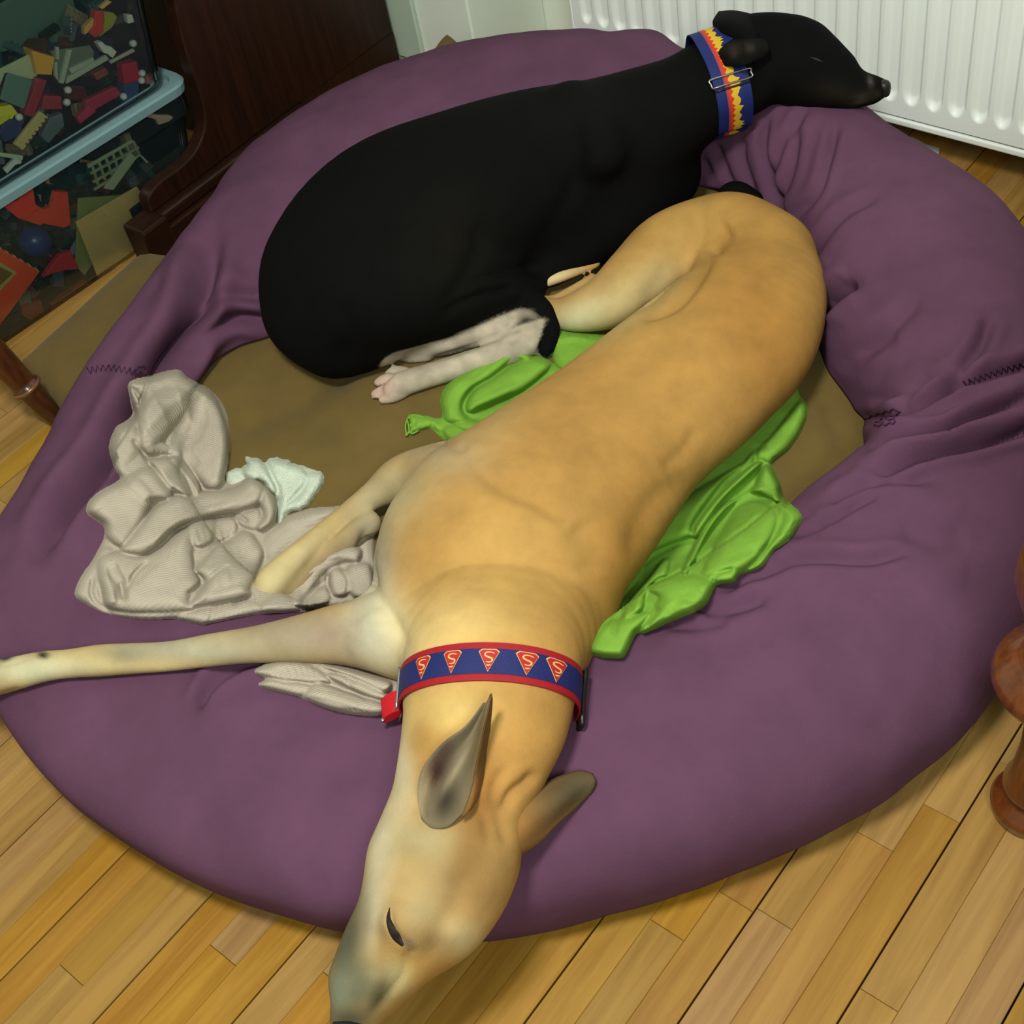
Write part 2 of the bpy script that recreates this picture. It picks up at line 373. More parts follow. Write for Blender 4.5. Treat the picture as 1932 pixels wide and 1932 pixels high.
def polar(pts):
    a = np.array([math.atan2(y-CY, x-CX) for x, y in pts]); r = np.array([math.hypot(x-CX, y-CY) for x, y in pts])
    o = np.argsort(a); a, r = a[o], r[o]; return np.concatenate([a-2*np.pi, a, a+2*np.pi]), np.tile(r, 3)
AO, RO = polar(OUT); AI, RI = polar(INN)
def smooth_c(v, k):
    w = np.hanning(2*k+3)[1:-1]; w /= w.sum(); e = np.concatenate([v[-k:], v, v[:k]]); return np.convolve(e, w, 'valid')
NU, NV = 900, 150
TH = np.linspace(-np.pi, np.pi, NU, endpoint=False)
ro = smooth_c(np.interp(TH, AO, RO), 6); ri = smooth_c(np.interp(TH, AI, RI), 5)
# crest height round the ring: image angle (0 = right, 90 = down)
def ang(vals): 
    a = np.array([math.radians(v[0]) for v in vals]); h = np.array([v[1] for v in vals]); o = np.argsort(a); a, h = a[o], h[o]
    return smooth_c(np.interp(TH, np.concatenate([a-2*np.pi, a, a+2*np.pi]), np.tile(h, 3)), 25)
ZC = ang([(-180, .165), (-150, .19), (-120, .23), (-90, .24), (-60, .25), (-40, .25), (-20, .24), (0, .235), (30, .225), (60, .205), (90, .18), (120, .165), (150, .15)])
UX = np.stack([np.cos(TH), np.sin(TH)], -1)
phi = np.concatenate([np.linspace(math.radians(-75), math.radians(0), 24, endpoint=False), np.linspace(0, np.pi, NV-24)])
zm = .085
def ring_geom(shift):
    pin = np.stack([CX+UX[:, 0]*ri, CY+UX[:, 1]*ri], -1); pout = np.stack([CX+UX[:, 0]*(ro+shift), CY+UX[:, 1]*(ro+shift)], -1)
    I = np.array([P(x, y, .088)[:2] for x, y in pin]); O = np.array([P(x, y, zm)[:2] for x, y in pout])
    c = (I+O)/2; h = (O-I)/2
    cph = np.cos(phi); sph = np.sin(phi)
    # outer half fuller than the inner half
    X = np.where(phi < 0, 1-.12*sph**2, np.sign(cph)*np.abs(cph)**np.where(cph > 0, .80, .95))
    Zu = np.where(phi < 0, zm*(1+sph/math.sin(math.radians(75))), 0)
    XY = c[:, None]+h[:, None]*X[None, :, None]
    up = np.clip(sph, 0, 1)**.88
    Z = np.where(phi[None] < 0, Zu[None], zm+(ZC[:, None]-zm)*up[None])
    inn = (phi > np.pi*.5)
    Z = np.where(inn[None], np.maximum(Z, .075+0*Z), Z)
    return np.concatenate([XY, Z[..., None]], -1)
shift = np.zeros(NU)
for it in range(14):
    G = ring_geom(shift); pj = proj(G.reshape(-1, 3)).reshape(-1, 2)-np.array([CX, CY])
    an = np.arctan2(pj[:, 1], pj[:, 0]); rad_ = np.hypot(pj[:, 0], pj[:, 1]); bi_ = ((an+np.pi)/(2*np.pi)*300).astype(int) % 300
    ext = np.zeros(300); np.maximum.at(ext, bi_, rad_)
    tb = np.linspace(-np.pi, np.pi, 300, endpoint=False)+np.pi/300
    err = np.interp(tb, TH, ro)+4-ext; e3 = np.interp(TH, np.concatenate([tb-2*np.pi, tb, tb+2*np.pi]), np.tile(err, 3))
    shift = smooth_c(shift+e3*.6, 10)
CRE = [  # picture polyline, width px, depth m (grooves and folds of the cover)
 ([(408,440),(385,520),(350,610),(290,700),(240,790),(200,860),(150,930),(100,990),(75,1040)], 22, .030),
 ([(410,540),(350,640),(300,720),(262,770)], 16, .016),
 ([(520,610),(440,600),(380,640),(340,700),(300,760)], 13, .012),
 ([(500,560),(430,560),(380,600)], 14, .007),
 ([(380,800),(330,820),(280,860),(210,930)], 20, .014),
 ([(1500,470),(1470,400),(1490,320),(1510,230)], 9, .006), ([(1462,400),(1450,330),(1440,270),(1450,220)], 8, .007),
 ([(1475,405),(1460,340),(1485,260),(1530,200)], 8, .005), ([(1420,360),(1400,300),(1402,260)], 8, .005), ([(1380,350),(1360,300),(1350,270)], 8, .004),
 ([(1500,410),(1540,360),(1560,300),(1580,230)], 9, .006), ([(1340,330),(1325,300)], 8, .004),
 ([(1540,600),(1560,570),(1590,545),(1612,530)], 14, .016), ([(1550,580),(1580,550),(1600,535)], 22, .006),
 ([(1520,500),(1560,440),(1600,400),(1660,370)], 11, .006), ([(1610,680),(1680,620),(1740,560)], 16, .005),
 ([(1625,790),(1660,788),(1690,785),(1740,760),(1800,730),(1850,712),(1932,690),(1990,680)], 11, .014),
 ([(1690,775),(1720,745),(1760,715),(1800,690)], 9, .006), ([(1780,740),(1820,690),(1850,650),(1870,600)], 13, .008),
 ([(1640,762),(1700,740),(1760,700)], 12, .005),
 ([(1640,842),(1700,832),(1780,815),(1830,790),(1890,765),(1960,745)], 10, .017),
 ([(1640,888),(1700,875),(1770,855),(1850,835),(1932,810),(1990,800)], 11, .017),
 ([(1560,950),(1600,925),(1660,905),(1760,900)], 11, .007), ([(1540,985),(1600,955),(1660,930)], 9, .005),
 ([(1500,1010),(1560,985),(1620,950)], 8, .004),
 ([(1460,1055),(1560,1052),(1640,1055),(1720,1040)], 12, .007), ([(1360,1120),(1420,1090),(1500,1060)], 10, .005),
 ([(1300,1130),(1340,1150),(1400,1140),(1450,1120)], 14, .006), ([(1250,1180),(1320,1180),(1380,1170)], 12, .004),
 ([(500,1245),(430,1270),(390,1300),(370,1335)], 11, .010), ([(480,1250),(420,1262),(375,1290)], 8, .004),
 ([(1700,980),(1760,1010),(1830,1010)], 30, .006), ([(1580,700),(1640,650),(1700,640)], 26, .004)]
G = ring_geom(shift); flat = G.reshape(-1, 3)
# normals by finite difference
du = np.roll(G, -1, 0)-np.roll(G, 1, 0); dv = np.gradient(G, axis=1)
Nn = np.cross(du, dv); Nn /= np.linalg.norm(Nn, axis=-1, keepdims=True)+1e-12
c3 = np.array([G[..., 0].mean(), G[..., 1].mean(), .09])
tubec = G[:, [24]]*.5+G[:, [-1]]*.5
sgn = np.sign((Nn*(G-tubec)).sum(-1, keepdims=True)); Nn *= sgn; Nf = Nn.reshape(-1, 3)
pj = proj(flat); D = np.zeros(len(flat)); facing = ((CPOS-flat)*Nf).sum(1) > 0
for pts, wd, dp in CRE:
    lo = np.min(pts, 0)-wd*4; hi = np.max(pts, 0)+wd*4
    k = np.where(facing & (pj[:, 0] > lo[0]) & (pj[:, 0] < hi[0]) & (pj[:, 1] > lo[1]) & (pj[:, 1] < hi[1]))[0]
    d, s = poly_dist(pj[k], crom(pts, 5)); tap = np.clip(np.minimum(s, 1-s)*6+.15, 0, 1)
    D[k] += 1.7*dp*tap*(-np.exp(-(d/wd)**2)+.38*np.exp(-((d-1.9*wd)/(1.1*wd))**2))
lowf = np.array([mnoise.fractal(Vector(p*5.5), 1., 2., 3) for p in flat])
hi_ = np.array([mnoise.fractal(Vector(p*17.), 1., 2., 2) for p in flat])
damp = np.clip(np.sin(np.clip(phi, 0, np.pi)), 0, 1)[None].repeat(NU, 0).reshape(-1)
flat = flat+Nf*((D+.007*lowf*damp+.0015*hi_*damp)[:, None]); flat[:, 2] = np.maximum(flat[:, 2], .002)
ring_root = empty('ring_bed', (-1.05, 1.0, 0))
tag(ring_root, 'large round purple fleece dog bed ring on which both dogs sleep', 'dog bed')
Fr = grid_faces(NU, NV, True)
# close the underside
i0 = np.arange(NU)*NV; i1 = i0+NV-1; n0 = np.roll(i0, -1); n1 = np.roll(i1, -1)
Fr = np.vstack([Fr, np.stack([i0, i1, n1, n0], -1)])
RING = mesh('cover', flat, Fr, M['purple'], ring_root, True)
bm = bmesh.new(); bm.from_mesh(RING.data); bmesh.ops.recalc_face_normals(bm, faces=bm.faces); bm.to_mesh(RING.data); bm.free()
def bvh_of(objs):
    V = []; Fx = []; o0 = 0
    for o in objs:
        n = len(o.data.vertices); a = np.empty(n*3); o.data.vertices.foreach_get('co', a); a = a.reshape(-1, 3)
        mw = np.array(o.matrix_world) if o.parent is None else np.eye(4)
        V += [tuple(v) for v in a]; Fx += [tuple(i+o0 for i in p.vertices) for p in o.data.polygons]; o0 += n
    return BVHTree.FromPolygons(V, Fx)
BED = bvh_of([MAT, RING])
FLOORZ = 0.
def hit(px, py, bvh=None):
    h = (bvh or BED).ray_cast(Vector(CPOS), Vector(ray(px, py)).normalized())
    return np.array(h[0]) if h[0] is not None else P(px, py, 0)
def surf_z(x, y, bvh=None):
    h = (bvh or BED).ray_cast(Vector((x, y, .8)), Vector((0, 0, -1))); return h[0].z if h[0] is not None else 0.
def stitches(name, pts, amp, n, r, off=.0015):
    c = crom(pts, 12); L_ = np.linalg.norm(np.diff(c, axis=0), axis=1); s = np.concatenate([[0], np.cumsum(L_)]); q = []
    for i in range(n):
        t = s[-1]*i/(n-1); x = np.interp(t, s, c[:, 0]); y = np.interp(t, s, c[:, 1])
        x2 = np.interp(min(t+2, s[-1]), s, c[:, 0]); y2 = np.interp(min(t+2, s[-1]), s, c[:, 1]); x1 = np.interp(max(t-2, 0), s, c[:, 0]); y1 = np.interp(max(t-2, 0), s, c[:, 1])
        d = np.array([x2-x1, y2-y1]); d /= np.linalg.norm(d)+1e-9; k = amp*(1 if i % 2 else -1)
        h = hit(x-d[1]*k, y+d[0]*k); q.append(h+(CPOS-h)/np.linalg.norm(CPOS-h)*off)
    return tube(name, q, r, M['purple_thread'], ring_root, 5)
stitches('zigzag_seam', [(1820, 725), (1850, 712), (1890, 698), (1950, 680)], 5.5, 26, .0011)
stitches('zigzag_seam', [(165, 700), (200, 694), (245, 700), (268, 708)], 6, 22, .0010)
stitches('loose_thread', [(255, 700), (262, 692), (274, 693), (276, 702), (266, 710), (252, 706), (244, 700)], 1, 16, .0011)
stitches('loose_thread', [(1632, 792), (1650, 782), (1690, 772), (1692, 785), (1660, 792), (1655, 800), (1675, 790), (1690, 796), (1650, 804)], 2, 30, .0013)
# ---------------------------------------------------------------- continuous bodies: smooth union of tapered limbs, surface extracted with surface nets
class Body:
    def __init__(s, vox): s.chains = []; s.vox = vox
    def add(s, nodes, kz=1., blend=.03, n=6):
        """nodes: rows (x, y, z, r) in metres"""
        s.chains.append((crom(nodes, n) if len(nodes) > 1 else np.array(nodes, float), kz, blend))
    def build(s):
        allp = np.vstack([c[0] for c in s.chains]); mx = allp[:, 3].max()
        lo = (allp[:, :3]-allp[:, 3:4]).min(0)-.03; hi = (allp[:, :3]+allp[:, 3:4]).max(0)+.03
        n = np.ceil((hi-lo)/s.vox).astype(int); D = np.full(n, .2, np.float32); ax = [lo[i]+s.vox*np.arange(n[i]) for i in range(3)]
        def sub(a, b, ra, rb, kz, mar):
            l = np.minimum(a-ra, b-rb)-mar; h = np.maximum(a+ra, b+rb)+mar
            i0 = np.clip(((l-lo)/s.vox).astype(int), 0, n-1); i1 = np.clip(((h-lo)/s.vox).astype(int)+2, 1, n)
            return tuple(slice(i0[k], i1[k]) for k in range(3))
        for pts, kz, bl in s.chains:
            mar = bl+.025; rm = pts[:, 3].max()
            l = (pts[:, :3]-pts[:, 3:4]).min(0)-mar; h = (pts[:, :3]+pts[:, 3:4]).max(0)+mar
            c0 = np.clip(((l-lo)/s.vox).astype(int), 0, n-1); c1 = np.clip(((h-lo)/s.vox).astype(int)+2, 1, n)
            C = np.full(c1-c0, .2, np.float32)
            segs = list(zip(pts, pts[1:])) if len(pts) > 1 else [(pts[0], pts[0])]
            for a, b in segs:
                sl = sub(a[:3], b[:3], a[3], b[3], kz, mar)
                lsl = tuple(slice(sl[k].start-c0[k], sl[k].stop-c0[k]) for k in range(3))
                X = ax[0][sl[0]][:, None, None].astype(np.float32); Y = ax[1][sl[1]][None, :, None].astype(np.float32); Z = ax[2][sl[2]][None, None, :].astype(np.float32)/kz
                A = (a[0], a[1], a[2]/kz); d = (b[0]-a[0], b[1]-a[1], (b[2]-a[2])/kz); L2 = d[0]**2+d[1]**2+d[2]**2+1e-12
                hh = np.clip(((X-A[0])*d[0]+(Y-A[1])*d[1]+(Z-A[2])*d[2])/L2, 0, 1)
                q = np.sqrt((X-A[0]-hh*d[0])**2+(Y-A[1]-hh*d[1])**2+(Z-A[2]-hh*d[2])**2)-(a[3]+hh*(b[3]-a[3]))
                q *= (kz if kz < 1 else 1.)**.5
                C[lsl] = np.minimum(C[lsl], q)
            big = tuple(slice(c0[k], c1[k]) for k in range(3)); E = D[big]
            hh = np.clip(bl-np.abs(E-C), 0, None)/bl
            D[big] = np.minimum(E, C)-hh*hh*bl*.25
        s.lo = lo
        return s.nets(D, lo, s.vox)
    @staticmethod
    def nets(D, lo, vx):
        S = D < 0; n = np.array(D.shape); c = np.zeros(n-1, int)
        for dx in (0, 1):
            for dy in (0, 1):
                for dz in (0, 1): c += S[dx:n[0]-1+dx, dy:n[1]-1+dy, dz:n[2]-1+dz]
        act = (c > 0) & (c < 8); I = np.argwhere(act); vid = np.full(act.shape, -1); vid[act] = np.arange(len(I))
        acc = np.zeros((len(I), 3)); cnt = np.zeros(len(I))
        for a in range(3):
            o = [k for k in range(3) if k != a]
            for u in (0, 1):
                for v in (0, 1):
                    p = I.copy(); p[:, o[0]] += u; p[:, o[1]] += v; q = p.copy(); q[:, a] += 1
                    dp = D[p[:, 0], p[:, 1], p[:, 2]].astype(float); dq = D[q[:, 0], q[:, 1], q[:, 2]].astype(float)
                    k = (dp < 0) != (dq < 0); t = dp[k]/(dp[k]-dq[k]); x = p[k].astype(float); x[:, a] += t; acc[k] += x; cnt[k] += 1
        V = lo+acc/cnt[:, None]*vx; F = []
        for a in range(3):
            o0, o1 = [(1, 2), (2, 0), (0, 1)][a]
            sl0 = [slice(None)]*3; sl1 = [slice(None)]*3; sl0[a] = slice(0, -1); sl1[a] = slice(1, None)
            ch = S[tuple(sl0)] != S[tuple(sl1)]; E = np.argwhere(ch)
            E = E[(E[:, o0] > 0) & (E[:, o1] > 0) & (E[:, o0] < n[o0]-1) & (E[:, o1] < n[o1]-1)]
            ins = S[E[:, 0], E[:, 1], E[:, 2]]
            def g(u, v):
                p = E.copy(); p[:, o0] -= u; p[:, o1] -= v; return vid[p[:, 0], p[:, 1], p[:, 2]]
            q = np.stack([g(1, 1), g(0, 1), g(0, 0), g(1, 0)], -1); q[~ins] = q[~ins][:, ::-1]; F.append(q)
        return V, np.vstack(F)
def smooth_mesh(V, F, it=3, lam=.5):
    E = np.vstack([F[:, [0, 1]], F[:, [1, 2]], F[:, [2, 3]], F[:, [3, 0]]]); E = np.vstack([E, E[:, ::-1]])
    cnt = np.bincount(E[:, 0], minlength=len(V))[:, None]
    for k in range(it):
        for l in (lam, -lam*.96):
            s = np.stack([np.bincount(E[:, 0], V[E[:, 1], i], minlength=len(V)) for i in range(3)], -1)
            V = V+l*(s/np.maximum(cnt, 1)-V)
    return V
def node(px, py, rpx, kz=1., lift=0., bvh=None, z=None):
    """centre (m) and radius of a limb that rests on the bed below it; lift raises it"""
    if z is None:
        zz = .15
        for _ in range(8):
            p = P(px, py, zz); r = rpx*depth(p)/FPX; zz = surf_z(p[0], p[1], bvh)+r*kz*.94+lift
    else: zz = z
    p = P(px, py, zz); return [*p, rpx*depth(p)/FPX]
def vcolor(o, V, Nrm, base, spots):
    """coat markings, plus some painted shade, as a colour attribute: gaussian patches placed on the body"""
    C = np.tile(np.array(base, float), (len(V), 1)); pj = proj(V)
    for px, py, sx, sy, rot, col, st in spots:
        a = math.radians(rot); dx = pj[:, 0]-px; dy = pj[:, 1]-py
        u = (dx*math.cos(a)+dy*math.sin(a))/sx; v = (-dx*math.sin(a)+dy*math.cos(a))/sy
        wg = st*np.exp(-(u*u+v*v)); C = C*(1-wg[:, None])+np.array(col, float)*wg[:, None]
    C = C/255.; C = np.where(C <= .04045, C/12.92, ((C+.055)/1.055)**2.4)
    at = o.data.color_attributes.new('coat', 'FLOAT_COLOR', 'POINT')
    at.data.foreach_set('color', np.hstack([C, np.ones((len(C), 1))]).astype(np.float32).ravel())
def vnormals(V, F):
    n = np.cross(V[F[:, 2]]-V[F[:, 0]], V[F[:, 3]]-V[F[:, 1]]); N = np.zeros_like(V)
    for k in range(4):
        for i in range(3): N[:, i] += np.bincount(F[:, k], n[:, i], minlength=len(V))
    return N/(np.linalg.norm(N, axis=1, keepdims=True)+1e-12)
def carve(V, N, strokes):
    """muscle lines and creases, pushed into (or raised out of) the body"""
    pj = proj(V); f = (N*(CPOS-V)).sum(1) > 0; D = np.zeros(len(V))
    for pts, wd, dp in strokes:
        d, s = poly_dist(pj, crom(pts, 5)); tap = np.clip(np.minimum(s, 1-s)*5+.1, 0, 1) if len(pts) > 1 else 1
        D += np.where(f, -1.3*dp*tap*np.exp(-(d/wd)**2), 0)
    return V+N*D[:, None]
def sheet(name, outline, zf, m, parent=None, th=.003, curl=0.):
    pass
M['fawn'] = mat('fawn_coat', (200, 160, 90), .8, .18, .13, 20, .5, 700, attr='coat', bdist=.001)
M['blackcoat'] = mat('black_coat', (14, 13, 12), .85, .08, .12, 30, .4, 600, attr='coat', bdist=.001)
M['nose'] = mat('nose_leather', (22, 22, 22), .4, .4, bump=.3, bscale=500)
M['lid'] = mat('eyelid', (26, 18, 10), .6, .2)

# ------------------------------------------------ fawn dog
fawn = Body(.0045)
def A(b, rows, kz=1., bl=.03, grow=1.):
    b.add([node(r[0], r[1], r[2]*grow, kz, r[3] if len(r) > 3 else 0, None, r[4] if len(r) > 4 else None) for r in rows], kz, bl)
# trunk: neck base, ribcage, loin, hip
A(fawn, [(918, 1300, 140, .0), (930, 1235, 158, .0), (945, 1140, 205), (955, 1030, 236), (1045, 935, 214), (1165, 820, 180), (1285, 720, 172), (1370, 640, 158), (1420, 560, 128), (1425, 490, 108)], .66, .05, 1.05)
A(fawn, [(1425, 480, 95), (1385, 445, 88), (1340, 440, 78), (1270, 470, 80), (1215, 520, 74), (1150, 568, 57), (1080, 590, 38), (1035, 585, 24), (1018, 570, 14)], .85, .022)
A(fawn, [(1034, 572, 12, 0), (1060, 562, 12, 0), (1120, 530, 14, 0)], 1, .01)
A(fawn, [(1125, 498, 9, .018), (1090, 509, 12, .020), (1050, 523, 14, .020), (1018, 536, 11, .018), (998, 545, 6, .012)], .8, .008)
# shoulder, upper arm and folded foreleg
A(fawn, [(930, 960, 120, .035), (880, 915, 92, .03), (815, 902, 66, .02), (760, 905, 48, .02), (712, 930, 30, .02), (665, 964, 24, .015), (620, 1000, 23, .012), (570, 1042, 25, 0, .124), (538, 1072, 29, 0, .126), (514, 1096, 31, 0, .126), (504, 1110, 26, 0, .122)], .9, .02)
A(fawn, [(518, 1114, 22, 0, .112), (560, 1096, 20, 0, .106), (625, 1046, 22, 0, .104), (695, 988, 26, 0, .104)], .9, .008)
# outstretched foreleg
A(fawn, [(850, 1160, 120, 0), (760, 1190, 90, 0), (690, 1194, 70), (640, 1196, 60), (560, 1206, 47), (480, 1216, 37), (400, 1226, 33), (320, 1238, 30), (240, 1243, 31), (190, 1246, 32), (130, 1252, 29), (80, 1258, 31), (30, 1270, 34), (-20, 1282, 36)], .85, .035)
for dx, dy, r in ((-85, 1262, 13), (-95, 1284, 14), (-92, 1308, 14), (-78, 1326, 13)):
    A(fawn, [(-25, 1270+(dy-1270)*.5, 22), (-60, dy, 15), (dx, dy+2, r)], .9, .006)
# neck and head, lying on its side over the edge of the ring
HZ = [(925, 1290, 138, .015), (915, 1360, 136, .01), (893, 1430, 138, .005), (868, 1510, 128, .005), (848, 1580, 126, .005), (832, 1640, 122, 0, None), ]
A(fawn, HZ, .72, .04, 1.03)
A(fawn, [(1000, 1330, 52, .02), (992, 1385, 54, .02), (968, 1430, 48, .03)], .8, .03)
ZH = surf_z(*P(800, 1600, .2)[:2])
zh = lambda d: ZH+d
A(fawn, [(842, 1610, 124, 0, zh(.05)), (816, 1680, 114, 0, zh(.05)), (780, 1740, 100, 0, zh(.045)), (745, 1785, 90, 0, zh(.036)), (712, 1832, 72, 0, zh(.025)), (690, 1872, 62, 0, zh(.012)), (672, 1915, 50, 0, zh(0)), (662, 1950, 40, 0, zh(-.008))], .82, .03)
A(fawn, [(742, 1620, 32, 0, zh(.06)), (722, 1700, 28, 0, zh(.06)), (688, 1775, 26, 0, zh(.045)), (660, 1840, 28, 0, zh(.03))], 1, .03)      # brow and bridge of the muzzle
A(fawn, [(905, 1640, 48, 0, zh(.03)), (880, 1715, 42, 0, zh(.025)), (850, 1772, 34, 0, zh(.02)), (790, 1800, 30, 0, zh(.015)), (742, 1860, 26, 0, zh(.0))], .9, .03)   # cheek and jaw
A(fawn, [(760, 1740, 34, 0, zh(.088)), (775, 1765, 26, 0, zh(.082))], .8, .02)   # closed eye bulge
V, F = fawn.build(); V = smooth_mesh(V, F, 4); N = vnormals(V, F)
FAWN_STROKES = [
 ([(880, 850), (905, 880), (950, 915), (1010, 940), (1080, 985)], 20, .007), ([(1080, 985), (1110, 1030), (1120, 1090)], 30, .005),
 ([(885, 850), (840, 835), (810, 830)], 10, .003),
 ([(1310, 900), (1250, 930), (1210, 980), (1195, 1060)], 26, .005), ([(1345, 480), (1350, 450), (1380, 425)], 22, .010), ([(1345, 470), (1312, 530), (1270, 575), (1200, 600)], 12, .008),
 ([(1270, 480), (1255, 510), (1225, 560), (1200, 575)], 22, .004),
 ([(700, 960), (688, 1040), (700, 1100), (735, 1160), (765, 1230)], 14, .006), ([(650, 1180), (690, 1140), (720, 1130)], 18, .004),
 ([(1320, 800), (1290, 850), (1245, 885)], 14, .003), ([(1100, 800), (1060, 870), (1040, 930)], 40, -.004), ([(820, 990), (870, 1100), (950, 1180)], 50, -.004),
 ([(898, 1400), (905, 1450), (890, 1500), (915, 1540), (925, 1600)], 12, .004), ([(960, 1440), (935, 1480), (935, 1520), (960, 1600)], 12, .004),
 ([(1015, 1455), (990, 1480), (965, 1500), (950, 1540)], 12, .006), ([(736, 1715), (738, 1745), (752, 1772), (768, 1782)], 7, .004), ([(800, 1790), (770, 1800), (760, 1840), (720, 1890), (690, 1925)], 7, .0025),
 ([(700, 1740), (706, 1800), (700, 1850)], 16, .003), ([(870, 1640), (860, 1700), (820, 1770)], 22, .003),
 ([(1480, 480), (1510, 560), (1500, 660), (1440, 770)], 60, -.003), ([(60, 1240), (20, 1250), (-30, 1262)], 6, .002), ([(40, 1300), (0, 1315)], 8, .002)]
V = carve(V, N, FAWN_STROKES)
fawn_root = empty('dog', (-1.1, .75, .09))
tag(fawn_root, 'fawn greyhound asleep on its side, head over the near edge of the purple bed', 'dog')
o = mesh('body', V, F, M['fawn'], fawn_root, True); FAWN_O = o
CREAM = (176, 166, 132); GREY = (112, 108, 92)
FSP = [
 (1000, 1000, 900, 900, 0, (162, 122, 64), 1), (960, 1040, 170, 130, 0, (182, 146, 82), .7), (1450, 640, 90, 200, -20, (158, 112, 52), .8),
 (1180, 1100, 60, 200, 10, (150, 104, 46), .7), (1240, 770, 160, 110, -45, (172, 132, 68), .6),
 (700, 1060, 48, 180, 0, (152, 146, 130), .97), (820, 850, 90, 40, 10, (160, 140, 112), .9), (920, 790, 60, 120, 40, (170, 146, 100), .6), (740, 930, 90, 60, -40, (168, 156, 120), .9),
 (1100, 600, 80, 35, -20, (205, 205, 170), .95), (1180, 560, 110, 50, -35, (188, 170, 118), .8), (1290, 430, 60, 60, 0, (180, 146, 84), .6), (1240, 530, 50, 30, -40, (170, 150, 106), .7), (1050, 525, 60, 26, -15, (206, 186, 140), .98), (1350, 400, 60, 30, 10, (178, 142, 76), .6),
 (560, 1050, 130, 40, -40, (190, 176, 132), .97), (515, 1100, 45, 45, 0, (198, 184, 136), 1), (620, 1060, 80, 22, -42, (120, 108, 86), .8),  # last patch paints the shade on the folded-back lower foreleg
 (600, 1200, 220, 60, 4, (146, 136, 116), .97), (350, 1225, 200, 40, 5, (164, 160, 136), .97), (330, 1262, 240, 16, 2, (214, 196, 140), .8), (60, 1265, 150, 45, 0, (190, 188, 156), .95), (240, 1235, 40, 16, 0, (120, 120, 100), .6), (640, 1200, 60, 30, 0, (158, 128, 106), .5),
 (720, 1200, 55, 85, -25, (192, 194, 176), .95), (740, 1180, 20, 60, -30, (212, 206, 176), .8), (850, 1200, 120, 90, 0, (216, 188, 124), .85), (960, 1240, 120, 50, 0, (200, 156, 84), .6),
 (860, 1345, 90, 50, 0, (206, 180, 112), .8), (980, 1400, 60, 90, 0, (184, 140, 74), .7), (755, 1440, 30, 130, -5, (196, 188, 160), .8), (795, 1400, 26, 34, 0, (150, 114, 58), .6),
 (720, 1590, 40, 120, 8, (196, 190, 166), .9), (840, 1620, 110, 100, 0, (160, 140, 96), .95), (900, 1500, 40, 90, 0, (150, 104, 52), .9), (885, 1620, 40, 80, 20, (126, 94, 50), .8), (800, 1580, 50, 30, 0, (160, 154, 120), .6),  # dark patch at the right top of the head is painted shade
 (905, 1690, 40, 70, 25, (158, 124, 74), .8), (870, 1770, 50, 40, 20, (186, 168, 126), .9), (700, 1720, 25, 90, 5, (196, 188, 160), .8), (790, 1720, 50, 60, 0, (166, 150, 110), .8), (800, 1770, 60, 20, 10, (120, 96, 60), .5),
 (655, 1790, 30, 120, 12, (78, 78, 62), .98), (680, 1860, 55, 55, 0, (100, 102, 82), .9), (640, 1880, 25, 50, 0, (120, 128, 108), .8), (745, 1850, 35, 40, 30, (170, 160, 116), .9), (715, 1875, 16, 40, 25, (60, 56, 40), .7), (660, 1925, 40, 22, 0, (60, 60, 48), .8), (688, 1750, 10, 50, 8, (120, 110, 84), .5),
 (81, 1236, 10, 6, 10, (30, 34, 26), 1), (12, 1240, 12, 6, -20, (26, 34, 28), 1), (770, 1780, 14, 10, 20, (80, 70, 62), .7)]
vcolor(o, V, N, (170, 130, 70), FSP)
FAWN_BVH = bvh_of([FAWN_O])
def strip_on(name, pts, wd, m, parent, bvh, off=.0008, n=6, th=.0012):
    """narrow tapering strip laid on a body; pts (px,py,halfwidth px)"""
    c = crom(pts, n); bm = bmesh.new(); L_ = []; R_ = []
    for i in range(len(c)):
        d = c[min(i+1, len(c)-1)][:2]-c[max(i-1, 0)][:2]; d /= np.linalg.norm(d)+1e-9; nn = np.array([-d[1], d[0]])
        row = []
        for s_ in (-1, 0, 1):
            q = c[i][:2]+nn*c[i][2]*s_*wd; h = hit(q[0], q[1], bvh); h = h+(CPOS-h)/np.linalg.norm(CPOS-h)*(off+(th if s_ == 0 else 0)); row.append(bm.verts.new(h))
        L_.append(row)
    for a, b in zip(L_, L_[1:]):
        bm.faces.new((a[0], a[1], b[1], b[0])); bm.faces.new((a[1], a[2], b[2], b[1]))
    return bmobj(name, bm, m, parent, True)
strip_on('closed_eye', [(735, 1712, .5), (733, 1732, 4), (738, 1750, 7), (748, 1768, 8), (760, 1784, 3)], 1, M['lid'], fawn_root, FAWN_BVH)
# nose
nb = Body(.003)
nz = zh(-.006)
nb.add([node(644, 1940, 20, 1, 0, None, nz+.012), node(662, 1946, 24, 1, 0, None, nz+.016), node(684, 1942, 15, 1, 0, None, nz+.016)], 1, .01)
nv, nf = nb.build(); mesh('nose', nv, nf, M['nose'], fawn_root, True)
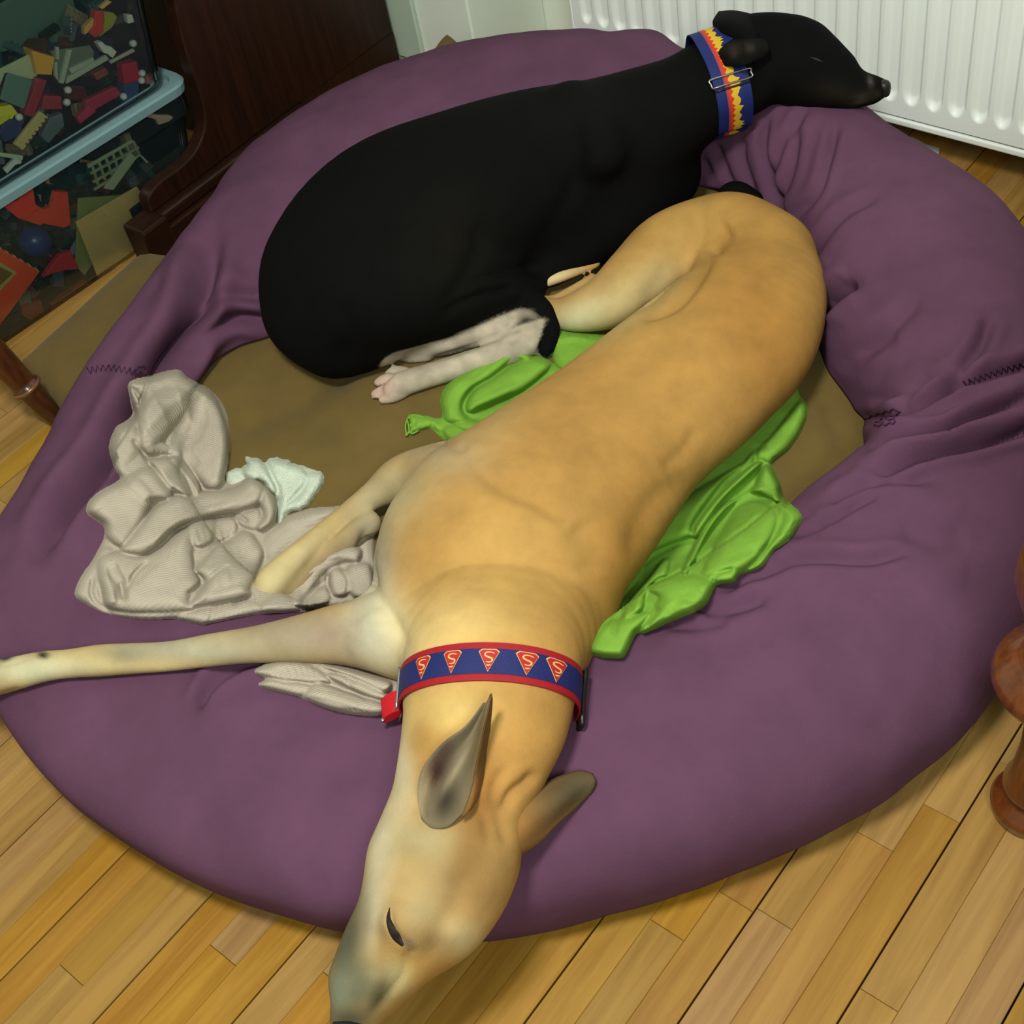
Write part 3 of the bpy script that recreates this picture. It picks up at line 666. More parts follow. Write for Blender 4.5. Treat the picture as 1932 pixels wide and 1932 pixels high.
# ears: thin folded leaves with their own thickness
def leaf(name, rows, m, parent, th=.0025, spots=None, base=(110, 96, 70), z0=None):
    """rows of cross points from base to tip; each row is a list of (px,py,z)"""
    G = []
    for row in rows:
        G.append(crom([P(px, py, z) for px, py, z in row], 5))
    G = np.array(G); G2 = np.array([crom(G[:, j], 5) for j in range(G.shape[1])]).transpose(1, 0, 2)
    n, k = G2.shape[:2]; du = np.gradient(G2, axis=0); dv = np.gradient(G2, axis=1); Nn = np.cross(du, dv); Nn /= np.linalg.norm(Nn, axis=-1, keepdims=True)+1e-9
    if ((CPOS-G2)*Nn).sum() < 0: Nn = -Nn
    e = np.minimum(np.minimum(np.arange(k), np.arange(k)[::-1])/2., 1)[None, :, None]*np.ones((n, 1, 1)); e[-1] = .2
    T = G2+Nn*th*.5*(.3+.7*e); B = G2-Nn*th*.5*(.3+.7*e)
    Vv = np.vstack([T.reshape(-1, 3), B.reshape(-1, 3)]); f = grid_faces(n, k); idx = np.arange(n*k).reshape(n, k)
    rim = np.concatenate([idx[:-1, 0], idx[-1, :-1], idx[1:, -1][::-1], idx[0, 1:][::-1]]); nr = np.roll(rim, -1)
    Ff = np.vstack([f, f[:, ::-1]+n*k, np.stack([rim, nr, nr+n*k, rim+n*k], -1)])
    o = mesh(name, Vv, Ff, m, parent, True)
    bm = bmesh.new(); bm.from_mesh(o.data); bmesh.ops.recalc_face_normals(bm, faces=bm.faces); bm.to_mesh(o.data); bm.free()
    vcolor(o, Vv, None, base, spots or []); return o
def hz(px, py, bvh=None): return hit(px, py, bvh or FAWN_BVH)[2]
ez = hz(830, 1500); 
leaf('ear', [
  [(795, 1545, ez-.004), (815, 1562, ez-.008), (845, 1560, ez-.006), (872, 1535, ez+.004)],
  [(788, 1500, ez+.014), (815, 1520, ez-.004), (855, 1520, ez+.002), (889, 1490, ez+.014)],
  [(797, 1450, ez+.032), (830, 1472, ez+.006), (868, 1470, ez+.012), (898, 1440, ez+.034)],
  [(835, 1402, ez+.046), (855, 1424, ez+.024), (882, 1420, ez+.028), (908, 1392, ez+.050)],
  [(878, 1370, ez+.056), (886, 1382, ez+.042), (900, 1374, ez+.046), (917, 1350, ez+.062)],
  [(912, 1326, ez+.068), (916, 1326, ez+.066), (921, 1320, ez+.068), (926, 1308, ez+.070)]], M['fawn'], fawn_root,
  spots=[(850, 1450, 200, 200, 0, (116, 106, 84), 1), (822, 1455, 20, 28, 25, (62, 38, 34), 1), (838, 1420, 18, 26, 30, (84, 66, 58), .8), (840, 1510, 22, 34, 20, (52, 46, 34), .95), (800, 1490, 10, 50, 10, (176, 156, 120), .9), (862, 1450, 6, 50, 30, (160, 146, 116), .8), (905, 1400, 10, 80, 12, (92, 74, 44), .9)])
leaf('ear_back', [
  [(868, 1545, ez+.002), (885, 1530, ez+.004), (905, 1500, ez-.006)],
  [(889, 1492, ez+.013), (900, 1480, ez+.012), (916, 1462, ez-.002)],
  [(899, 1440, ez+.033), (910, 1420, ez+.026), (922, 1400, ez+.010)],
  [(909, 1392, ez+.049), (918, 1372, ez+.044), (927, 1350, ez+.034)],
  [(918, 1350, ez+.061), (924, 1335, ez+.058), (929, 1320, ez+.055)],
  [(924, 1316, ez+.069), (926, 1312, ez+.069), (927, 1308, ez+.069)]], M['fawn'], fawn_root, base=(104, 78, 44),
  spots=[(900, 1500, 30, 60, 0, (132, 92, 46), .8)])
rz = surf_z(*P(1060, 1520, .19)[:2])
leaf('ear', [
  [(948, 1560, rz+.052), (962, 1585, rz+.046), (972, 1610, rz+.030)],
  [(962, 1505, rz+.060), (985, 1555, rz+.056), (990, 1608, rz+.022)],
  [(1005, 1488, rz+.050), (1025, 1530, rz+.052), (1022, 1585, rz+.014)],
  [(1052, 1466, rz+.034), (1062, 1505, rz+.042), (1055, 1552, rz+.010)],
  [(1092, 1454, rz+.020), (1098, 1480, rz+.028), (1090, 1522, rz+.008)],
  [(1118, 1460, rz+.014), (1124, 1474, rz+.016), (1118, 1492, rz+.010)]], M['fawn'], fawn_root, .004, base=(112, 88, 54),
  spots=[(1090, 1490, 60, 40, -30, (84, 76, 56), .9), (985, 1560, 30, 60, 10, (150, 106, 54), .8), (1040, 1570, 70, 8, -45, (170, 140, 70), .8)])
# ------------------------------------------------ black dog
blk = Body(.0050)
zb_ = lambda x, y: surf_z(*P(x, y, .27)[:2])
b0 = zb_(1500, 190)
A(blk, [(1370, 150, 82, 0, b0+.045), (1335, 165, 86, 0, b0+.035), (1285, 195, 98, 0, b0+.015), (1225, 228, 114, 0, b0-.005), (1130, 280, 144, 0, b0-.035), (1010, 325, 172, .0), (880, 368, 180), (755, 418, 182), (665, 492, 160), (630, 565, 122)], .78, .05, 1.04)
A(blk, [(615, 520, 105, .0), (612, 590, 92, 0), (640, 640, 66, 0)], .75, .05, 1.04)                       # rump
A(blk, [(700, 540, 140, .02), (780, 540, 118, .025), (860, 540, 92, .02), (930, 545, 68, .01), (985, 556, 42, 0)], .8, .035)   # thigh to knee
A(blk, [(640, 640, 62), (700, 640, 52), (780, 618, 46), (860, 590, 44), (930, 570, 42)], .9, .04)
A(blk, [(1230, 330, 92, .0), (1160, 400, 84, .0), (1100, 455, 62), (1040, 500, 44)], .8, .04)            # shoulder and folded foreleg
A(blk, [(1078, 188, 36, 0, b0+.055), (1110, 230, 44, 0, b0+.045), (1130, 290, 50, 0, b0+.03)], .8, .03)
A(blk, [(1210, 300, 70, .0), (1300, 280, 60, -.01)], .8, .04)
A(blk, [(930, 566, 24, .015), (985, 562, 25, .02), (1020, 585, 23, .02), (1038, 620, 19, .012), (1036, 650, 13, .006), (1030, 666, 7, .002)], 1, .006)     # tail
A(blk, [(1180, 440, 30, -.01), (1290, 420, 24, -.01), (1360, 395, 26, .02), (1385, 372, 30, .035), (1415, 382, 26, .03)], 1, .02)  # forepaw behind the fawn hip
# white hind feet
A(blk, [(990, 612, 30, .004), (960, 618, 28, .004), (905, 630, 27, .004), (850, 642, 27, .004), (812, 652, 24), (785, 664, 16)], .9, .012)
for q in ([(792, 652, 11), (775, 660, 9), (764, 668, 7)], [(800, 664, 12), (778, 672, 10), (762, 676, 8)], [(808, 672, 11), (790, 676, 9), (775, 678, 8)]): A(blk, q, .9, .004)
A(blk, [(1000, 636, 32, .0), (980, 652, 30, .0), (930, 672, 27, .0), (870, 690, 25), (810, 708, 24), (765, 722, 25), (742, 735, 20)], .9, .012)
for q in ([(765, 702, 12), (745, 700, 11), (733, 706, 9)], [(752, 716, 13), (728, 716, 12), (712, 722, 9)], [(748, 732, 13), (726, 736, 12), (708, 744, 10)], [(758, 742, 12), (742, 750, 11), (722, 755, 9)]): A(blk, q, .9, .004)
A(blk, [(998, 618, 32, .0), (1022, 650, 16, 0), (1030, 664, 11, 0)], .9, .015)
# head, side view, chin on the ring
def H(px, py, r, dz): return (px, py, r, 0, b0+dz)
A(blk, [H(1360, 150, 84, .035), H(1410, 130, 86, .05), H(1455, 112, 84, .055), H(1505, 118, 76, .055), H(1540, 132, 62, .050), H(1575, 150, 47, .045), H(1610, 162, 36, .036), H(1642, 166, 27, .030), H(1662, 166, 19, .028)], .8, .03)
A(blk, [H(1400, 72, 40, .085), H(1450, 64, 36, .095), H(1500, 66, 32, .09)], 1, .03)
A(blk, [H(1500, 160, 40, .03), H(1560, 172, 30, .026), H(1610, 178, 24, .022), H(1640, 176, 18, .022)], 1, .02)
A(blk, [H(1535, 78, 26, .075), H(1556, 95, 22, .07), H(1590, 122, 18, .06)], 1, .025)
V, F = blk.build(); V = smooth_mesh(V, F, 4); N = vnormals(V, F)
V = carve(V, N, [
 ([(900, 400), (905, 460), (880, 520), (830, 590)], 18, .006), ([(700, 420), (800, 400), (880, 400)], 24, .003),
 ([(1075, 200), (1090, 300), (1060, 400), (1000, 480)], 20, .005), ([(1040, 500), (960, 510), (880, 530)], 12, .006), ([(830, 600), (900, 560), (980, 540)], 10, .006),
 ([(950, 626), (900, 650), (850, 668), (810, 680)], 6, .003), ([(930, 640), (980, 640), (1010, 650)], 6, .002),
 ([(1600, 196), (1640, 186), (1660, 176)], 4, .002), ([(1530, 105), (1545, 108), (1556, 113)], 4, .002), ([(1400, 60), (1440, 90), (1440, 150), (1410, 200)], 16, .003),
 ([(640, 560), (660, 640), (640, 700)], 20, .004)])
black_root = empty('dog', (-1.2, 1.3, .09))
tag(black_root, 'black greyhound with white hind feet curled up, chin resting on the far rim', 'dog')
BLACK_O = mesh('body', V, F, M['blackcoat'], black_root, True)
W1 = (168, 158, 138)
vcolor(BLACK_O, V, N, (8, 8, 8), [
 (850, 460, 90, 110, 20, (19, 18, 13), .8), (1100, 200, 120, 60, -10, (15, 14, 14), .8), (1580, 180, 60, 24, 10, (32, 28, 20), .8), (1642, 152, 6, 13, -10, (96, 84, 80), .8), (1625, 186, 22, 10, -20, (62, 58, 42), .8), (1655, 178, 10, 8, 0, (40, 38, 30), .8)])
# white feet by body position, not by picture: the limbs' own lengths
at = BLACK_O.data.color_attributes['coat']; C = np.empty(len(V)*4, np.float32); at.data.foreach_get('color', C); C = C.reshape(-1, 4)
def legmask(rows, extra):
    pts = np.array([node(*r[:3], .9) for r in rows]); d, h = poly_dist(V, pts[:, :3]); rr = np.interp(h, np.linspace(0, 1, len(pts)), pts[:, 3])
    return np.clip((rr+extra-d)/.004, 0, 1)
m1 = np.maximum(legmask([(1000, 616, 30), (905, 630, 28), (840, 645, 28), (752, 678, 32)], .007), legmask([(1022, 640, 31), (985, 652, 31), (870, 690, 27), (800, 710, 29), (708, 738, 50)], .008))
m1 = np.maximum(m1, legmask([(1022, 632, 20), (1040, 668, 14)], .001))
tl = np.array([node(*r, 1., .014) for r in [(930, 566, 24), (985, 562, 25), (1020, 585, 23), (1038, 620, 19), (1036, 650, 13), (1030, 666, 7)]]); dt, _ = poly_dist(V, tl[:, :3]); m1 *= np.clip((dt-.0155)/.003, 0, 1)
for tx_, ty_, tr_ in ((738, 722, .036), (775, 668, .024)):
    tc_ = np.array(node(tx_, ty_, 20)[:3]); m1 = np.maximum(m1, np.clip((tr_-np.linalg.norm(V-tc_, axis=1))/.004, 0, 1))
m1 *= np.clip((.185-V[:, 2])/.01, 0, 1)
nz_ = np.array([mnoise.fractal(Vector(p*38.), 1., 2., 3) for p in V])
wc = np.array(lin(W1))[None]*(1+.30*np.clip(nz_, -.8, .8))[:, None]*np.array([1, 1, 1.02])
pj = proj(V); pink = np.exp(-(((pj[:, 0]-722)/22)**2+((pj[:, 1]-735)/24)**2))[:, None]*.7; wc = wc*(1-pink)+np.array(lin((205, 165, 150)))*pink
C[:, :3] = C[:, :3]*(1-m1[:, None])+wc*m1[:, None]; at.data.foreach_set('color', C.ravel())
BLACK_BVH = bvh_of([BLACK_O])
nb = Body(.003); nb.add([node(1668, 163, 13, 1, 0, None, b0+.034), node(1670, 174, 10, 1, 0, None, b0+.026)], 1, .008); nv, nf = nb.build(); mesh('nose', nv, nf, M['nose'], black_root, True)
strip_on('closed_eye', [(1528, 108, .5), (1540, 111, 1.6), (1552, 117, .5)], 1, M['nose'], black_root, BLACK_BVH)
M['blackear'] = mat('black_ear', (13, 12, 12), .85, .1, .1, 30, .3, 600, attr='coat')
q0 = b0+.115
leaf('ear', [
  [(1405, 95, b0+.10), (1425, 75, b0+.115), (1445, 52, b0+.10)],
  [(1385, 72, b0+.115), (1400, 50, b0+.13), (1425, 30, b0+.115)],
  [(1362, 62, b0+.115), (1368, 42, b0+.13), (1385, 20, b0+.12)],
  [(1346, 50, b0+.105), (1346, 38, b0+.115), (1356, 22, b0+.11)]], M['blackear'], black_root, .004, base=(8, 8, 8))
leaf('ear', [
  [(1442, 110, b0+.105), (1450, 92, b0+.115), (1440, 72, b0+.11)],
  [(1405, 122, b0+.115), (1412, 94, b0+.124), (1405, 66, b0+.115)],
  [(1370, 125, b0+.100), (1372, 98, b0+.114), (1370, 72, b0+.105)],
  [(1345, 118, b0+.080), (1343, 100, b0+.10), (1348, 84, b0+.09)]], M['blackear'], black_root, .004, base=(10, 9, 8),
  spots=[(1385, 90, 14, 12, 0, (52, 38, 32), .8), (1415, 90, 9, 10, 0, (70, 56, 50), .8), (1385, 102, 8, 8, 0, (66, 52, 46), .7)])

# ------------------------------------------------ collars (each a thing of its own on the dog's neck)
def band_grid(bvh, c, axis, half, nphi=180, nt=9, off=.0012, z0=None):
    a = Vector(axis).normalized(); u = a.cross(Vector((0, 0, 1))).normalized(); v = u.cross(a) if True else None
    if v.z < 0: v = -v
    T = np.linspace(-1, 1, nt); PH = np.linspace(0, 2*np.pi, nphi, endpoint=False); Rr = np.zeros((nphi, nt))
    for i, ph in enumerate(PH):
        d = u*math.cos(ph)+v*math.sin(ph)
        for j, t in enumerate(T):
            o = Vector(c)+a*half*t+d*.30; h = bvh.ray_cast(o, -d)
            Rr[i, j] = (Vector(h[0])-(Vector(c)+a*half*t)).length if h[0] is not None else np.nan
    m_ = np.nanmedian(Rr); Rr = np.where(np.isnan(Rr) | (Rr > m_*1.6), m_, Rr)
    mx = Rr.max(1, keepdims=True); Rr = .25*Rr+.75*mx
    for _ in range(12): Rr = .5*Rr+.25*np.roll(Rr, 1, 0)+.25*np.roll(Rr, -1, 0)
    Rr = np.maximum(Rr, mx*.99)
    for _ in range(3): Rr = .5*Rr+.25*np.roll(Rr, 1, 0)+.25*np.roll(Rr, -1, 0)
    Rr = Rr+off
    def pt(ph, t, lift=0.):
        x = (ph/(2*np.pi)*nphi) % nphi; i = int(x); f = x-i; y = (t+1)/2*(nt-1); j = min(max(int(y), 0), nt-2); g = y-j
        q = lambda i_, j_: Rr[i_ % nphi, j_]
        R_ = (q(i, j)*(1-f)+q(i+1, j)*f)*(1-g)+(q(i, j+1)*(1-f)+q(i+1, j+1)*f)*g
        d = u*math.cos(ph)+v*math.sin(ph); return Vector(c)+a*half*t+d*(R_+lift)
    return pt, m_
def band_mesh(name, pt, t0, t1, l0, l1, m, parent, n=200, k=5, ph0=0, ph1=2*np.pi):
    bm = bmesh.new(); rows = []; closed = abs(ph1-ph0-2*np.pi) < 1e-6
    for i in range(n if closed else n+1):
        ph = ph0+(ph1-ph0)*i/n; ts = np.linspace(t0, t1, k)
        rows.append([bm.verts.new(pt(ph, t, l1)) for t in ts]+[bm.verts.new(pt(ph, t, l0)) for t in ts[::-1]])
    rr = list(zip(rows, rows[1:]+([rows[0]] if closed else [])))[:n]
    K = 2*k
    for a, b in rr:
        for j in range(K): bm.faces.new((a[j], a[(j+1) % K], b[(j+1) % K], b[j]))
    if not closed: bm.faces.new(rows[0]); bm.faces.new(rows[-1][::-1])
    bmesh.ops.recalc_face_normals(bm, faces=bm.faces)
    return bmobj(name, bm, m, parent)
def find_phi(pt, px, py):
    best = min(np.linspace(0, 2*np.pi, 721), key=lambda p: (lambda q: (q[0]-px)**2+(q[1]-py)**2+(0 if (np.array(pt(p, 0))-np.array(C0))@(CPOS-np.array(C0)) > -.02 else 1e6))(proj(np.array(pt(p, 0)))))
    return best
def band_quads(name, pt, ph, rad, rows, l0, l1, m, parent, half):
    """shape woven on the band, given as rows of across-points (metres) so it follows the curve"""
    bm = bmesh.new(); T = [[bm.verts.new(pt(ph+x/rad, y/half, l1)) for x, y in r] for r in rows]; B = [[bm.verts.new(pt(ph+x/rad, y/half, l0)) for x, y in r] for r in rows]
    n = len(rows); k = len(rows[0])
    for i in range(n-1):
        for j in range(k-1): bm.faces.new((T[i][j], T[i+1][j], T[i+1][j+1], T[i][j+1]))
        bm.faces.new((T[i][0], B[i][0], B[i+1][0], T[i+1][0])); bm.faces.new((T[i][-1], T[i+1][-1], B[i+1][-1], B[i][-1]))
    bmesh.ops.recalc_face_normals(bm, faces=bm.faces)
    return bmobj(name, bm, m, parent)
def shield_rows(sx, sy, n=13, k=5):
    rows = []
    for i in range(n):
        x = -.0115+.023*i/(n-1); ax_ = abs(x); top = -.0135 if ax_ <= .0085 else -.0135+(ax_-.0085)*1.0; bot = -.0105+.023*(1-ax_/.0115)
        bot = max(bot, top+.0002)
        rows.append([(x*sx, (top+(bot-top)*j/(k-1))*sy) for j in range(k)])
    return rows
def ribbon(pts, w):
    c = crom(pts, 4); rows = []
    for i in range(len(c)):
        d = c[min(i+1, len(c)-1)]-c[max(i-1, 0)]; d /= np.linalg.norm(d)+1e-9; nn = np.array([-d[1], d[0]]); ww = w*(.4+.6*math.sin(math.pi*(i+.5)/len(c)))
        rows.append([tuple(c[i]+nn*ww), tuple(c[i]-nn*ww)])
    return rows
M['red'] = mat('collar_red', (150, 18, 30), .6, .3, .08, 40, .4, 900)
M['blue'] = mat('collar_blue', (24, 32, 92), .55, .3, .08, 40, .4, 900)
M['ered'] = mat('emblem_red', (168, 34, 34), .55, .3)
M['eyel'] = mat('emblem_yellow', (206, 168, 104), .55, .3)
M['redtag'] = mat('red_webbing', (186, 18, 32), .6, .3, bump=.3, bscale=900)
M['steel'] = mat('steel_ring', (165, 165, 165), .3, .6, metallic=.9)
M['blkplastic'] = mat('black_plastic', (24, 16, 18), .35, .5)
c = node(912, 1300, 140, .66, .01); C0 = np.array(c[:3]); h1 = np.array(node(922, 1240, 140, .66)[:3]); h2 = np.array(node(904, 1360, 138, .7)[:3])
ah = h2-h1; ah[2] = 0; ah /= np.linalg.norm(ah); axis = ah-np.array([0, 0, .20])
HALF = .0225
pt, rm = band_grid(FAWN_BVH, C0, axis, HALF)
col1 = empty('dog_collar', tuple(C0)); tag(col1, 'red and blue collar with red diamond shield emblems on the fawn dog', 'collar')
band_mesh('band', pt, -1, 1, -.0010, .0012, M['red'], col1)
band_mesh('ribbon', pt, -.66, .66, .0013, .0018, M['blue'], col1)
def emblem(ph, parent, sc=1.):
    e = band_quads('emblem', pt, ph, rm, shield_rows(sc*1.07, sc*1.04), .0019, .0022, M['eyel'], parent, HALF)
    def sub(nm, rows, l, m):
        o_ = band_quads(nm, pt, ph, rm, [[(x*sc, y*sc) for x, y in r] for r in rows], l-.0003, l, m, parent, HALF); o_.parent = e; o_.matrix_parent_inverse = Matrix.Identity(4)
    sub('emblem_field', shield_rows(.97, .96), .0026, M['ered'])
    sub('emblem_curve', ribbon([(.0066, -.0085), (.002, -.0098), (-.0034, -.0092), (-.0044, -.0062), (-.0005, -.0040), (.0040, -.0022), (.0036, .0008), (.0000, .0020), (-.0030, .0010)], .0010), .0031, M['eyel'])
    sub('emblem_curve', ribbon([(-.0022, .0050), (.0, .0058), (.0024, .0048)], .0008), .0031, M['eyel'])
sgnp = 1
for px, py in ((806, 1283), (857, 1277), (921, 1283), (985, 1298), (1030, 1318), (1049, 1332)):
    emblem(find_phi(pt, px, py), col1)
# slider on the right, loop and tag on the left
def rect_loop(name, pt, ph, w, t0, t1, r, lift, m, parent, rad):
    q = []
    for s_, t in [(-1, t0), (-1, 0), (-1, t1), (0, t1*1.02), (1, t1), (1, 0), (1, t0), (0, t0*1.02), (-1, t0)]: q.append(pt(ph+s_*w/rad, t, lift))
    return tube(name, [Vector(x) for x in crom([tuple(x) for x in q], 3)], r, m, parent, 8)
ps = find_phi(pt, 1036, 1320)
def ext(pt):
    def f(ph, t, l=0.):
        if abs(t) <= 1: return pt(ph, t, l)
        s_ = 1 if t > 0 else -1; return pt(ph, s_, l)+(pt(ph, s_, l)-pt(ph, s_*.9, l))*((abs(t)-1)/.1)
    return f
ptx = ext(pt)
rect_loop('slider', ptx, ps, .008, -1.35, 1.35, .0036, .0045, M['blkplastic'], col1, rm)
pl = find_phi(pt, 768, 1298)
tube('side_bar', [ptx(pl, t, .003) for t in np.linspace(-1.12, 1.12, 9)], .0018, M['steel'], col1, 8)
tube('side_bar', [ptx(pl+.06*(1 if pt(pl+.1, 0).x < pt(pl, 0).x else -1), t, .004) for t in np.linspace(-1.1, 1.1, 9)], .0012, M['steel'], col1, 8)
def loop_strip(name, q0, q1, w, th, m, parent):
    q0 = Vector(q0); q1 = Vector(q1); d = (q1-q0).normalized(); side = d.cross(Vector((0, 0, 1))).normalized(); up = side.cross(d)
    if up.z < 0: up = -up
    bm = bmesh.new(); rows = []
    pr = [(0, -.5), (.15, .9), (.5, 1.3), (.85, 1.0), (1.0, .2), (.85, -.4), (.5, -.6), (.15, -.7)]
    pr = crom(pr+[pr[0]], 3)[:-1]
    for s_ in (-1, 1):
        rows.append([bm.verts.new(q0+(q1-q0)*a+side*w*s_+up*b*th) for a, b in pr])
    n = len(pr)
    for i in range(n): bm.faces.new((rows[0][i], rows[0][(i+1) % n], rows[1][(i+1) % n], rows[1][i]))
    bm.faces.new(rows[0]); bm.faces.new(rows[1][::-1])
    bmesh.ops.recalc_face_normals(bm, faces=bm.faces)
    return bmobj(name, bm, m, parent)
za = surf_z(*P(735, 1345, .2)[:2])
zl = za+.020
loop_strip('webbing_loop', P(762, 1322, zl+.012), P(722, 1345, zl-.004), .0145, .0065, M['redtag'], col1)
tube('d_ring', [P(757, 1262, zl+.02), P(755, 1300, zl+.026), P(760, 1340, zl+.012), P(752, 1362, zl)], .0011, M['steel'], col1, 8)
lathe('rivet', [(.0028, -.001), (.003, 0), (.002, .0014)], P(722, 1358, zl+.003), M['steel'], col1, 14)
# collar of the black dog
c = node(1356, 150, 88, .8, 0, None, b0+.045); C0 = np.array(c[:3])
h1 = P(1320, 162, c[2]); h2 = P(1395, 142, c[2]); ah = np.array(h2-h1); ah[2] = 0; ah /= np.linalg.norm(ah); axis = ah+np.array([0, 0, .05])
HB = .0285
pt2, rm2 = band_grid(BLACK_BVH, C0, axis, HB)
col2 = empty('dog_collar', tuple(C0)); tag(col2, 'blue collar with an orange and yellow flame stripe on the black dog', 'collar')
M['blue2'] = mat('webbing_blue', (22, 36, 100), .6, .3, .08, 40, .4, 900)
M['orange'] = mat('stripe_orange', (205, 52, 26), .6, .3); M['yellow'] = mat('stripe_yellow', (206, 170, 44), .6, .3); M['pink'] = mat('stripe_pink', (150, 60, 78), .6, .3)
band_mesh('band', pt2, -1, 1, -.001, .0012, M['blue2'], col2)
band_mesh('red_stripe', pt2, -.42, -.30, .0013, .0016, M['pink'], col2)
band_mesh('orange_stripe', pt2, -.30, .0, .0013, .0016, M['orange'], col2)
# jagged yellow edge
bm = bmesh.new(); n = 300; rr = random.Random(5); up_, lo_ = [], []
jag = [0]*n
for i in range(n):
    s_ = i*2*math.pi*rm2/n; per = .046; f = (s_ % per)/per
    j = .16+.16*abs(math.sin(f*math.pi*3))+.34*max(0, 1-abs(f-.70)/.09)+.22*max(0, 1-abs(f-.84)/.06)+.16*max(0, 1-abs(f-.55)/.06)
    lo = -.20+.18*(abs(((f*4) % 1)-.5)*2)
    up_.append(bm.verts.new(pt2(i*2*math.pi/n, j, .0019))); lo_.append(bm.verts.new(pt2(i*2*math.pi/n, lo, .0019)))
for i in range(n): k = (i+1) % n; bm.faces.new((up_[i], up_[k], lo_[k], lo_[i]))
bmobj('yellow_flames', bm, M['yellow'], col2)
pb = find_phi(pt2, 1353, 155); pt2x = ext(pt2)
rect_loop('buckle', pt2x, pb, .0065, -1.12, 1.12, .0016, .0038, M['steelblue'] if 'steelblue' in M else M['steel'], col2, rm2)
tube('keeper', [pt2x(pb-.16, t, .0022) for t in np.linspace(-1, 1, 7)], .0018, M['blkplastic'], col2, 6)
# ---------------------------------------------------------------- crumpled cloths
def inside(Q, poly):
    poly = np.asarray(poly, float); x, y = Q[:, 0], Q[:, 1]; c = np.zeros(len(Q), bool); j = len(poly)-1
    for i in range(len(poly)):
        xi, yi = poly[i]; xj, yj = poly[j]
        k = ((yi > y) != (yj > y)) & (x < (xj-xi)*(y-yi)/(yj-yi+1e-12)+xi); c ^= k; j = i
    return c
def closed_smooth(poly, n=4):
    p = [tuple(q) for q in poly]; c = crom([p[-1]]+p+[p[0], p[1]], n); return c[n:-n]
def cloth(name, outline, layers, ridges, creases, m, step=2.6, base=.006, edge=9, bvh=None, wob=.0015, jag=0., ribs=None):
    """folded cloth: stacked rounded layers, soft ridges and sharp creases on the bed below it"""
    ol = closed_smooth(outline, 4)
    if jag: ol = ol+np.array([[mnoise.noise(Vector((p[0]*.3, p[1]*.3, 1)))*jag, mnoise.noise(Vector((p[0]*.3, p[1]*.3, 7)))*jag] for p in ol])
    lo = ol.min(0)-4; hi = ol.max(0)+4; nx = int((hi[0]-lo[0])/step)+1; ny = int((hi[1]-lo[1])/step)+1
    X, Y = np.meshgrid(lo[0]+step*np.arange(nx), lo[1]+step*np.arange(ny), indexing='ij'); Q = np.stack([X.ravel(), Y.ravel()], -1)
    ins = inside(Q, ol); d, _ = poly_dist(Q, np.vstack([ol, ol[:1]])); sd = np.where(ins, d, -d)
    keep = sd > -step*1.5
    # snap the rim onto the outline
    def dome(dd, e): t = np.clip(dd/e, 0, 1); return np.sqrt(1-(1-t)**2)
    wob_n = np.array([mnoise.fractal(Vector((q[0]*.018, q[1]*.018, 3.)), 1., 2., 3) for q in Q])
    Qw = Q+np.stack([wob_n*4, -wob_n*4], -1)
    h = base*dome(sd, edge)
    for poly, z, e in layers:
        pp = closed_smooth(poly, 4); a, b = pp.min(0)-2, pp.max(0)+2; k = np.where((Q[:, 0] > a[0]) & (Q[:, 0] < b[0]) & (Q[:, 1] > a[1]) & (Q[:, 1] < b[1]))[0]
        kk = k[inside(Q[k], pp)]
        if len(kk) == 0: continue
        dd, _ = poly_dist(Q[kk], np.vstack([pp, pp[:1]])); h[kk] = np.maximum(h[kk], base*dome(sd[kk], edge)+(z-base)*dome(dd, e)*np.clip(sd[kk]/5, 0, 1)**.5)
    for pts, wd, z in ridges:
        c = crom(pts, 5); a, b = c.min(0)-wd*1.2, c.max(0)+wd*1.2; k = np.where((Q[:, 0] > a[0]) & (Q[:, 0] < b[0]) & (Q[:, 1] > a[1]) & (Q[:, 1] < b[1]))[0]
        dd, s = poly_dist(Qw[k], c); t = np.clip(1-(dd/wd)**2, 0, 1)**.6*np.clip(np.minimum(s, 1-s)*7+.15, 0, 1)
        h[k] = h[k]+z*t
    for pts, wd, z in creases:
        c = crom(pts, 5); a, b = c.min(0)-wd*3, c.max(0)+wd*3; k = np.where((Q[:, 0] > a[0]) & (Q[:, 0] < b[0]) & (Q[:, 1] > a[1]) & (Q[:, 1] < b[1]))[0]
        dd, s = poly_dist(Qw[k], c); h[k] = h[k]-z*np.exp(-(dd/wd)**2)*np.clip(np.minimum(s, 1-s)*8+.1, 0, 1)
    h = h+wob*wob_n*np.clip(sd/10, 0, 1)
    h = np.where(sd < 0, -.006, np.maximum(h, .0012))
    H2 = h.reshape(nx, ny); K = np.array([.25, .5, .25])
    for _ in range(1):
        H2 = np.apply_along_axis(lambda v: np.convolve(np.pad(v, 1, 'edge'), K, 'valid'), 0, H2); H2 = np.apply_along_axis(lambda v: np.convolve(np.pad(v, 1, 'edge'), K, 'valid'), 1, H2)
    h = np.where(sd < 0, np.minimum(H2.ravel(), -.002), H2.ravel())
    idx = np.where(keep)[0]; mp = np.full(len(Q), -1); mp[idx] = np.arange(len(idx))
    HP = np.array([hit(q[0], q[1], bvh) for q in Q]); Dd = np.linalg.norm(HP-CPOS, axis=1); G0 = Dd.reshape(nx, ny); G1 = G0.copy()
    for _ in range(4):
        Pd = np.pad(G1, 1, 'edge'); G1 = np.min([Pd[a:a+nx, b:b+ny] for a in range(3) for b in range(3)], 0)
    G0m = G1.copy()
    kk = np.hanning(17)[1:-1]; kk /= kk.sum()
